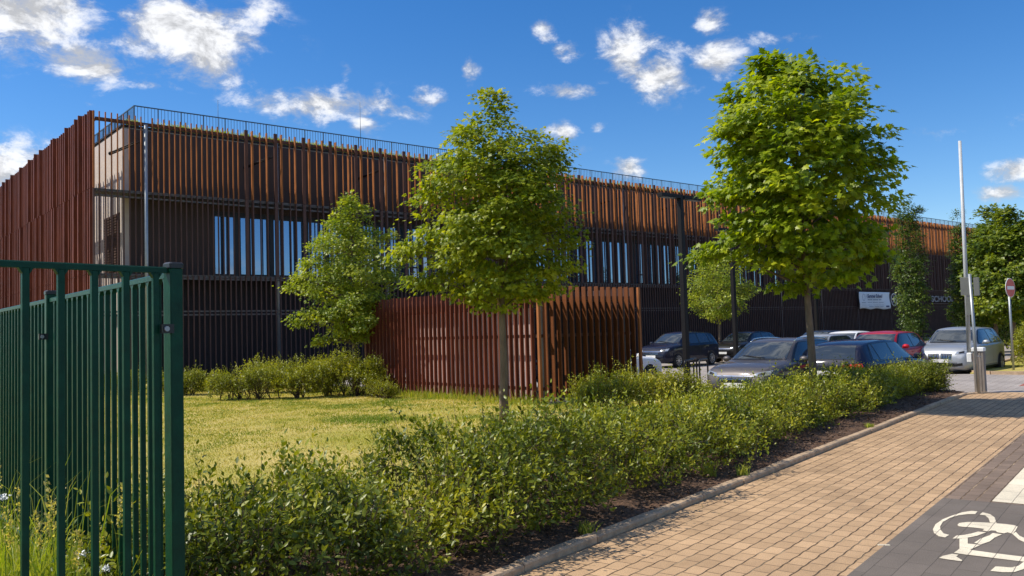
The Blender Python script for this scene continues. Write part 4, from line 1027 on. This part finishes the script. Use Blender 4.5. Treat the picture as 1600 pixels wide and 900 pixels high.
# ------------------------------------------------------------------ slat shelter on the lawn
SH = np.array([.618, 20.117, 0]); HW, HL, HT = 3.51, 8.06, 2.82
sh = tag(empty('bin_shelter', SH, ROT_FAC), 'open topped shelter of rusty vertical slats on the lawn', 'shelter')
# local x = along the facade, local y = away from the street
def fins(name, pts, matl, along, dp, w=.035, z0=.04, z1=HT):
    mb = MB()
    for (a, b) in pts:
        zt = z1 + random.uniform(-.012, .012)
        if along == 'x': mb.box(a - w/2, a + w/2, b, b + dp, z0, zt)
        else: mb.box(a, a + dp, b - w/2, b + w/2, z0, zt)
    return mb.build(name, matl, sh)
fins('side_slats', [(-.10, y) for y in np.arange(.19, HL, .205)], M['rust_red'], 'y', .095, w=.038)
fins('front_slats', [(x, -.09) for x in np.arange(.18, HW - .05, .222)] , M['rust_shaded'], 'x', .135, w=.03)
fins('end_slats', [(HW - .09, y) for y in np.arange(.19, HL, .222)], M['slat_dark'], 'y', .12)
fins('back_slats', [(x, HL - .05) for x in np.arange(.18, HW, .222)], M['rust_red'], 'x', .16)
for (a, b) in ((-.05, -.05), (HW, -.05), (-.05, HL), (HW, HL)):
    mb = MB(); mb.box(a - .035, a + .035, b - .035, b + .035, 0, HT); mb.build('corner_post', M['rust'], sh)
mb = MB()
for z in (HT - .27, 1.62, .35):
    mb.box(.10, .15, .05, HL - .1, z - .04, z + .04); mb.box(.16, HW - .1, .11, .16, z - .04, z + .04)
    mb.box(HW - .15, HW - .10, .17, HL - .1, z - .04, z + .04); mb.box(.16, HW - .16, HL - .12, HL - .07, z - .04, z + .04)
mb.build('rail', M['slat_dark'], sh)
for (a, b) in ((.22, .22), (HW - .28, .22), (.25, 4.0)):
    mb = MB(); mb.box(a - .05, a + .05, b - .05, b + .05, 0, HT - .32); mb.build('inner_post', M['galv'], sh)
mb = MB(); mb.box(.16, HW - .17, .18, HL - .13, HT - .36, HT - .31); mb.build('canopy', M['slat_dark'], sh)
mb = MB(); mb.box(.50, .55, .8, HL - 1.4, .03, 2.32); mb.build('store_wall', M['binpanel'], sh)
mb = MB(); mb.box(.58, HW - .85, .30, .34, .10, HT - .37); mb.build('added_dark_panel', M['facade_dark'], sh)  # dark sheet added so the gaps between the front slats look black
mb = MB(); mb.box(-.12, HW + .02, -.12, HL + .05, -.1, .025); mb.build('base_slab', M['concrete'], sh)

# ------------------------------------------------------------------ lamps, racks, signs, barrier
def lamp(x, y, label):
    root = tag(empty('street_lamp', (x, y, LOT_Z), ROT_FAC), label, 'street lamp', 'twin arm lamps in the car park')
    mb = MB(); mb.cbox(-.085, .085, -.085, .085, 0, 6.1, .012); mb.build('post', M['lamp'], root)
    mb = MB(); mb.cbox(-.16, .16, -.16, .16, 0, .03, .004); mb.build('base_plate', M['lamp'], root)
    mb = MB(); mb.cbox(-1.0, -.088, -.11, .11, 5.98, 6.1, .012); mb.cbox(.088, 1.0, -.11, .11, 5.98, 6.1, .012); mb.build('lamp_arm', M['lamp'], root)
    for s_ in (-1, 1):
        mb = MB(); mb.box(min(s_*.35, s_*.95), max(s_*.35, s_*.95), -.09, .09, 5.965, 5.979); mb.build('lamp_panel', M['signgrey'], root)
lamp(5.50, 27.0, 'nearest dark square lamp post rising beside the bike racks')
lamp(9.72, 37.0, 'dark lamp post half hidden by the small round crowned tree')
lamp(16.9, 47.0, 'farthest dark lamp post, mostly behind the big maple crown')
def rack(x, y, label):
    root = tag(empty('bike_rack', (x, y, LOT_Z), ROT_FAC + R(20)), label, 'bike rack', 'hoop bike racks by the lamp post')
    mb = MB(); w, h, rr = .42, .82, .09
    pts = [(-w, 0, 0), (-w, 0, h - rr)] + [(-w + rr - rr*math.cos(t), 0, h - rr + rr*math.sin(t)) for t in np.linspace(.3, PI/2, 4)] + [(w - rr + rr*math.sin(t), 0, h - rr + rr*math.cos(t)) for t in np.linspace(0, PI/2, 5)] + [(w, 0, 0)]
    mb.tube(pts, .028, 8); mb.build('hoop', M['blackcap'], root)
rack(5.45, 26.35, 'left black bike hoop in front of the lamp post foot')
rack(5.95, 26.6, 'black bike hoop beside the bumper of the dark grey estate')
rack(5.75, 27.3, 'rear black bike hoop behind the lamp post foot')

# raised barrier
b0 = kp(17.55, -.28)
bar = tag(empty('barrier_gate', b0, ROT_K), 'raised white barrier boom on a weathered grey housing', 'barrier')
mb = MB()
for i in range(4): mb.cbox(-.11, .11, -.115 + i*.058, -.115 + i*.058 + .053, 0, .98, .008)
mb.box(-.095, .095, -.105, .105, 0, .97)
mb.build('housing', M['post_brown'], bar)
mb = MB(); mb.cbox(-.13, .13, -.135, .135, .97, 1.06, .02); mb.build('cap', M['white'], bar)
mb = MB(); mb.cbox(-.07, .07, .14, .25, .72, .93, .015); mb.build('pivot_box', M['white'], bar)
mb = MB(); mb.tube([(0, .20, .92), (-.03, .14, 6.0)], [.050, .036], 14); mb.build('boom', M['boom'], bar)
# sign post next to it with sign backs
q0 = kp(17.15, -.30)
sp_ = tag(empty('sign_post', q0, ROT_K), 'thin grey post with grey sign backs beside the barrier', 'sign post')
mb = MB(); mb.tube([(0, 0, 0), (-.01, .05, 2.78)], .035, 12); mb.build('post', M['galv'], sp_)
mb = MB(); mb.tube([(0, 0, .85), (.06, -.04, .87), (0, -.09, .85), (-.06, -.04, .87), (0, 0, .85)], .008, 6); mb.build('chain', M['galv'], sp_)
for (a, z, w, h) in ((.10, 2.40, .21, .42), (-.13, 2.38, .12, .42), (.05, 1.93, .12, .40)):
    mb = MB(); mb.cbox(-.022 - (.012 if a > .1 else 0), .022, a - w/2 + .05, a + w/2 + .05, z - h/2 + .10, z + h/2 + .10, .006); mb.build('sign_panel', M['signgrey'], sp_)
# no entry sign
g0 = np.array([16.25, 27.5])
ns = tag(empty('no_entry_sign', (g0[0], g0[1], 0), R(34.8)), 'round red no entry sign with white bar on a grey pole', 'traffic sign')
mb = MB(); mb.tube([(0, .04, 0), (0, .04, 3.02)], .036, 12); mb.build('post', M['galv'], ns)
mb = MB(); mb.disc((0, -.005, 2.70), (0, 1, 0), .315, .012, 40); mb.build('rim', M['white'], ns)
mb = MB(); mb.disc((0, -.013, 2.70), (0, 1, 0), .295, .006, 40); mb.build('red_disc', M['signred'], ns)
mb = MB(); mb.box(-.23, .23, -.021, -.0165, 2.645, 2.755); mb.build('white_bar', M['white'], ns)
mb = MB(); mb.disc((0, .003, 2.70), (0, 1, 0), .31, .003, 40); mb.build('backing', M['signgrey'], ns)

# ------------------------------------------------------------------ cars
ST = [(-2.15, .42, .60, .70, .58, .48), (-2.12, .32, .74, .88, .73, .62), (-2.05, .25, .86, 1.02, .82, .70), (-1.93, .22, .92, 1.17, .865, .67),
      (-1.68, .20, .945, 1.36, .89, .62), (-1.2, .18, .945, 1.44, .90, .62), (-.4, .17, .935, 1.47, .90, .63), (.2, .17, .925, 1.44, .90, .63), (.52, .17, .92, 1.33, .90, .65),
      (1.0, .17, .91, 1.07, .90, .72), (1.16, .17, .90, .985, .895, .76), (1.6, .18, .85, .93, .875, .76), (1.92, .20, .77, .86, .83, .70), (2.07, .23, .66, .76, .75, .60), (2.14, .28, .54, .63, .64, .48), (2.155, .34, .46, .52, .5, .36)]
def catmull(A, sub):
    A = np.array(A, float); n = len(A); out = []
    for i in range(n - 1):
        p0, p1, p2, p3 = A[max(i-1, 0)], A[i], A[i+1], A[min(i+2, n-1)]
        for t in np.linspace(0, 1, sub, endpoint=False):
            m1 = (p2 - p0) * .42; m2 = (p3 - p1) * .42
            out.append((2*t**3-3*t**2+1)*p1 + (t**3-2*t**2+t)*m1 + (-2*t**3+3*t**2)*p2 + (t**3-t**2)*m2)
    out.append(A[-1]); return np.array(out)
def car(label, x, y, heading, col, sx=1.0, sy=1.0, sz=1.0, metal=.4, tail=False, rails=False, rim=True, kidney=False, z=LOT_Z, tall_rear=0.0, wr_=.325):
    root = tag(empty('parked_car', (x, y, z), PI/2 - R(heading)), label, 'car', 'cars parked in front of the school')
    pm = paint('car_paint', col, metal)
    st = [list(s) for s in ST]
    if tall_rear:
        for s in st:
            if s[0] < -1.5 and s[3] > 1.0: s[3] = min(1.46, s[3] + tall_rear)
    St = catmull(st, 5)
    V = []; ring = None
    for (xx, zs, zb, zr, w, wr) in St:
        half = np.array([(w*.55, zs-.0), (w*.86, zs), (w*.985, zs+.09), (w*1.0, (zs+zb)*.5), (w*.995, zb-.06), (w*.965, zb), (wr+.02, zr-.085 if zr-zb > .16 else zb+(zr-zb)*.55), (wr*.9, zr-.03 if zr-zb > .16 else zb+(zr-zb)*.8), (wr*.55, zr-.004), (0, zr+.008)])
        h2 = catmull(half, 3); m2 = h2.copy()[:-1][::-1]; m2[:, 0] *= -1
        sec = np.concatenate([h2, m2]); ring = len(sec)
        V += [(xx*sx, a*sy, b*sz) for a, b in sec]
    ns_ = len(St)
    F_ = [(i*ring+j, (i+1)*ring+j, (i+1)*ring+(j+1) % ring, i*ring+(j+1) % ring) for i in range(ns_-1) for j in range(ring)]
    F_ += [tuple(range(ring)), tuple((ns_-1)*ring + j for j in range(ring))[::-1]]
    body = MB(); body.add(V, F_, smooth=True)
    bvh = BVHTree.FromPolygons([Vector(v) for v in body.v], body.f)
    ob = body.build('body', pm, root)
    def hit(o, d):
        h = bvh.ray_cast(Vector(o), Vector(d))
        return h[0], (h[1] if h[1] is not None and h[1].dot(Vector(d)) < 0 else (-h[1] if h[1] is not None else None))
    def patch(name, corners, face, matl, off=.006, parent=None, nu=8, nv=6, poly=None):
        """corners: 4 (a,b) pairs; face 'front'/'rear': (y,z); 'left'/'right': (x,z)"""
        mb = MB(); pts = []; ok = True
        A, B, C_, D_ = [np.array(c, float) for c in corners]
        for j in range(nv + 1):
            for i in range(nu + 1):
                u, v = i/nu, j/nv
                q = (A*(1-u) + B*u)*(1-v) + (D_*(1-u) + C_*u)*v
                if face == 'front': o_, d_ = (4, q[0]*sy, q[1]*sz), (-1, 0, 0)
                elif face == 'rear': o_, d_ = (-4, q[0]*sy, q[1]*sz), (1, 0, 0)
                elif face == 'left': o_, d_ = (q[0]*sx, 3, q[1]*sz), (0, -1, 0)
                else: o_, d_ = (q[0]*sx, -3, q[1]*sz), (0, 1, 0)
                h, nn = hit(o_, d_)
                if h is None: ok = False; h, nn = Vector(o_), Vector((0, 0, 0)); pts.append(None); continue
                pts.append(h + nn * off)
        fs = [(j*(nu+1)+i, j*(nu+1)+i+1, (j+1)*(nu+1)+i+1, (j+1)*(nu+1)+i) for j in range(nv) for i in range(nu)]
        fs = [f for f in fs if all(pts[k] is not None for k in f)]
        pts2 = [p if p is not None else Vector((0, 0, .5)) for p in pts]
        if face in ('rear', 'left'): fs = [f[::-1] for f in fs]
        mb.add(pts2, fs, smooth=True)
        return mb.build(name, matl, parent or root)
    G_ = M['carglass']; K_ = M['carblack']
    # glazing with black surround
    f = patch('windscreen', [(-.70, 1.02), (.70, 1.02), (.585, 1.375), (-.585, 1.375)], 'front', G_, .007, nu=14, nv=10)
    patch('cowl', [(-.72, .992), (.72, .992), (.70, 1.022), (-.70, 1.022)], 'front', K_, .006, nu=12, nv=2)
    tr_ = tall_rear * .6
    patch('rear_window', [(.60, 1.03 + tr_*.4), (-.60, 1.03 + tr_*.4), (-.50, 1.335 + tr_), (.50, 1.335 + tr_)], 'rear', G_, .007, nu=14, nv=8)
    for sd in ('left', 'right'):
        patch('window_trim', [(-1.70, .955), (.98, .945), (.30, 1.385), (-1.38, 1.385)], sd, K_, .004, nu=18, nv=8)
        patch('side_window', [(-.36, .975), (.86, .97), (.26, 1.36), (-.36, 1.37)], sd, G_, .008)
        patch('side_window', [(-1.22, .985), (-.43, .975), (-.43, 1.37), (-1.22, 1.36)], sd, G_, .008)
        patch('side_window', [(-1.60, 1.0), (-1.29, .988), (-1.29, 1.355), (-1.38, 1.35)], sd, G_, .008)
        for xd in (.98, -.40, -1.25):
            patch('door_seam', [(xd-.006, .30), (xd+.006, .30), (xd+.006, .935), (xd-.006, .935)], sd, K_, .003, nu=1, nv=10)
        patch('door_seam', [(-1.25, .297), (.98, .297), (.98, .31), (-1.25, .31)], sd, K_, .003, nu=10, nv=1)
        for xd in (-.28, -1.12): patch('door_handle', [(xd-.1, .80), (xd+.1, .80), (xd+.1, .825), (xd-.1, .825)], sd, pm, .022, nu=4, nv=2)
        patch('sill', [(-1.0, .19), (1.0, .19), (1.0, .27), (-1.0, .27)], sd, K_, .006, nu=10, nv=2)
    # front
    for s_ in (-1, 1):
        c_ = [(.44*s_, .665), (.80*s_, .70), (.81*s_, .80), (.50*s_, .745)]
        if s_ < 0: c_ = [c_[1], c_[0], c_[3], c_[2]]
        hl = patch('headlight', c_, 'front', M['lens'], .008)
        c_ = [(.55*s_, .69), (.70*s_, .705), (.70*s_, .765), (.56*s_, .735)]
        if s_ < 0: c_ = [c_[1], c_[0], c_[3], c_[2]]
        patch('projector', c_, 'front', K_, .012, hl, 4, 4)
        c_ = [(.40*s_, .30), (.66*s_, .34), (.66*s_, .42), (.42*s_, .38)]
        if s_ < 0: c_ = [c_[1], c_[0], c_[3], c_[2]]
        patch('fog_light', c_, 'front', K_, .006)
        c_ = [(.40*s_, .80), (.80*s_, .83), (.76*s_, .945), (.42*s_, .905)] if not tail else [(.30*s_, .83), (.79*s_, .84), (.75*s_, .93), (.36*s_, .90)]
        if s_ > 0: c_ = [c_[1], c_[0], c_[3], c_[2]]
        patch('tail_light', c_, 'rear', M['redlens'], .010)
    if kidney:
        for s_ in (-1, 1):
            c_ = [(.03*s_, .50), (.34*s_, .52), (.36*s_, .69), (.03*s_, .70)]
            if s_ < 0: c_ = [c_[1], c_[0], c_[3], c_[2]]
            g_ = patch('grille', c_, 'front', K_, .008)
            for k in range(6):
                yb = s_ * (.06 + k * .05)
                patch('grille_bar', [(yb-.006, .52), (yb+.006, .52), (yb+.006, .685), (yb-.006, .685)], 'front', M['chrome'], .013, g_, 1, 4)
    else:
        g_ = patch('grille', [(-.40, .55), (.40, .55), (.44, .665), (-.44, .665)], 'front', K_, .008)
        patch('grille_trim', [(-.46, .665), (.46, .665), (.47, .69), (-.47, .69)], 'front', M['chrome'], .012, g_, 10, 2)
        for k in range(3): patch('grille_bar', [(-.39, .572 + k*.03), (.39, .572 + k*.03), (.39, .579 + k*.03), (-.39, .579 + k*.03)], 'front', M['chrome'], .012, g_, 8, 1)
    patch('lower_grille', [(-.40, .31), (.40, .31), (.44, .40), (-.44, .40)], 'front', K_, .006)
    patch('number_plate', [(-.26, .43), (.26, .43), (.26, .53), (-.26, .53)], 'front', M['plate'], .02, nu=4, nv=2)
    patch('number_plate', [(.26, .66), (-.26, .66), (-.26, .76), (.26, .76)], 'rear', M['plate'], .02, nu=4, nv=2)
    patch('bumper_trim', [(.55, .36), (-.55, .36), (-.60, .45), (.60, .45)], 'rear', K_, .006)
    # mirrors
    for s_ in (-1, 1):
        mb = MB(); base = Vector((.72*sx, s_*.955*sy, .99*sz))
        mb.tube([(.70*sx, s_*.88*sy, .955*sz), base], .025, 8)
        n1, n2 = 8, 12
        vs = []; 
        for i in range(n1 + 1):
            ph = PI * i / n1
            for j in range(n2):
                t = 2*PI*j/n2; vs.append(base + Vector((.07*math.cos(ph) * (1 if math.cos(ph) > 0 else .35), s_*.05 + .115*math.sin(ph)*math.cos(t), .015 + .075*math.sin(ph)*math.sin(t))))
        mb.add(vs, [(i*n2+j, i*n2+(j+1) % n2, (i+1)*n2+(j+1) % n2, (i+1)*n2+j) for i in range(n1) for j in range(n2)], smooth=True)
        mb.build('wing_mirror', pm, root)
    for s_ in (-1, 1):   # wipers
        mb = MB(); pts = []
        for t in np.linspace(0, 1, 6):
            h, nn = hit((4, (s_*.05 + .15 - .52*t)*sy, (1.03 + .05*t)*sz), (-1, 0, 0))
            if h is not None: pts.append(h + nn*.02)
        if len(pts) > 2: mb.tube(pts, .007, 5); mb.build('wiper', K_, root)
    if rails:
        for s_ in (-1, 1):
            mb = MB(); pts = []
            for t in np.linspace(0, 1, 12):
                xx = -1.55 + 1.85*t; h, nn = hit((xx*sx, s_*.57*sy, 3), (0, 0, -1)); pts.append(h + Vector((0, 0, .0 if t in (0, 1) else .045)))
            mb.tube(pts, .016, 8); mb.build('roof_rail', M['chrome'], root)
    # wheels in dark arches
    for xw in (1.33*sx, -1.30*sx):
        for s_ in (-1, 1):
            yo = s_*.905*sy; rad = wr_
            mb = MB(); pts = [(xw, yo, rad + .0)]; q = 24; ar = rad + .055
            ring_ = []
            for k in range(q):
                t = 2*PI*k/q; px_, pz_ = xw + ar*math.cos(t), rad + ar*math.sin(t)
                h, nn = hit((px_, s_*3, max(pz_, .19*sz)), (0, -s_, 0))
                yy_ = (h.y if h is not None else s_*.86*sy) + s_*.006
                ring_.append((px_, yy_, max(pz_, .17*sz)))
            h, nn = hit((xw, s_*3, rad), (0, -s_, 0)); yc = (h.y if h is not None else yo) + s_*.006
            mb.add([(xw, yc, rad)] + ring_, [(0, 1+k, 1+(k+1) % q) if s_ < 0 else (0, 1+(k+1) % q, 1+k) for k in range(q)], smooth=True)
            mb.build('wheel_arch', K_, root)
            wroot = MB(); prof = [(rad*.68, .0), (rad*.72, .03), (rad*.93, .03), (rad, .0), (rad, -.16), (rad*.9, -.19), (rad*.3, -.19)]
            q = 28; vs = []
            for k in range(q):
                t = 2*PI*k/q
                for (r_, d_) in prof: vs.append((xw + r_*math.cos(t), yc + s_*(.018 + d_), rad + r_*math.sin(t)))
            m_ = len(prof)
            wroot.add(vs, [(k*m_+j, k*m_+j+1, ((k+1) % q)*m_+j+1, ((k+1) % q)*m_+j) for k in range(q) for j in range(m_-1)], smooth=True)
            wh = wroot.build('wheel', M['tyre'], root)
            rm = MB()
            rm.tube([(xw + rad*.66*math.cos(t), yc + s_*.022, rad + rad*.66*math.sin(t)) for t in np.linspace(0, 2*PI, 25)], .014, 6, caps=False)
            rm.disc((xw, yc + s_*.02, rad), (0, 1, 0), rad*.17, .03, 12)
            for k in range(10 if rim else 5):
                t = 2*PI*k/(10 if rim else 5)
                rm.obox((xw + rad*.12*math.cos(t), yc + s_*.022, rad + rad*.12*math.sin(t)), (xw + rad*.66*math.cos(t), yc + s_*.022, rad + rad*.66*math.sin(t)), .022, .03, up=(0, 1, 0))
            rm.build('rim', M['alloy'], wh)
    return root
H_AWAY, H_BACK = 44, 224
car('dark grey estate car facing left with roof rails beside the nearest lamp post', 6.55, 20.95, H_BACK, (.11, .10, .098), 1.02, 1.0, 1.03, .6, rails=True)
car('dark blue hatchback seen from behind with red tail lights, nearest the hedge', 8.85, 21.3, H_AWAY, (.006, .008, .026), 1.05, 1.0, .975, .0, tail=True)
car('silver grey tall car with twin grilles parked behind the barrier', 15.3, 29.0, H_BACK, (.36, .38, .40), 1.0, 1.01, 1.075, .6, kidney=True, tall_rear=.06)
car('bright red hatchback parked between the blue hatchback and silver car', 12.15, 27.9, H_BACK, (.42, .012, .02), .98, 1.0, 1.04, .3)
car('dark blue crossover parked behind the nearest lamp post', 7.85, 40.2, 226, (.004, .006, .02), 1.03, 1.03, 1.11, .0, tall_rear=.05)
car('white car half hidden by the right end of the slat shelter', 2.75, 26.9, 50, (.75, .75, .74), 1.0, 1.0, 1.0, .0, rim=True)
car('white saloon roof visible behind the red hatchback', 14.35, 36.5, H_BACK, (.74, .74, .72), 1.02, 1.0, 1.0, 0)
car('pale silver car peeping out behind the dark blue hatchback roof', 12.0, 33.3, H_BACK, (.42, .43, .42), 1.0, 1.0, .96, .5)
car('black car behind the bonnet of the dark grey estate', 11.9, 43.5, 226, (.006, .006, .008), 1.0, 1.0, 1.04, .0)
car('dark car far back between the maple trunk and white saloon', 15.6, 43.0, H_BACK, (.015, .018, .022), 1.0, 1.0, 1.0, .0)

# small debris on the paving
n = 150; k = rng.uniform(-1, 16, n); q = -.13 - rng.exponential(.16, n)
p = K0 + KD * k[:, None] + KN * q[:, None]; p[:, 2] = .008
o = leaves('leaf_litter', p, rng.normal(0, 1, (n, 3)) * np.array([1, 1, .05]), np.array([0, 0, 1.0]) + rng.normal(0, .15, (n, 3)), rng.uniform(.012, .035, n), T_OVAL,
           foliage('dead_leaf', [(.09, .06, .03), (.2, .13, .06), (.16, .15, .04)], rough=.8, transl=0, spec=.2), None)
tag(o, 'small dead leaves and grit lying along the kerb on the tan paving', 'leaf litter', kind='stuff')
sk = ground_pt(1381, 852)
mb = MB(); mb.cbox(-.045, .045, -.014, .014, 0, .004, .0015)
o = mb.build('paper_scrap', M['symbol']); o.location = kp(sk[0], sk[1], .001); o.rotation_euler = (0, 0, R(-8))
tag(o, 'small pale scrap lying on the dark grey cycle lane panel', 'scrap')
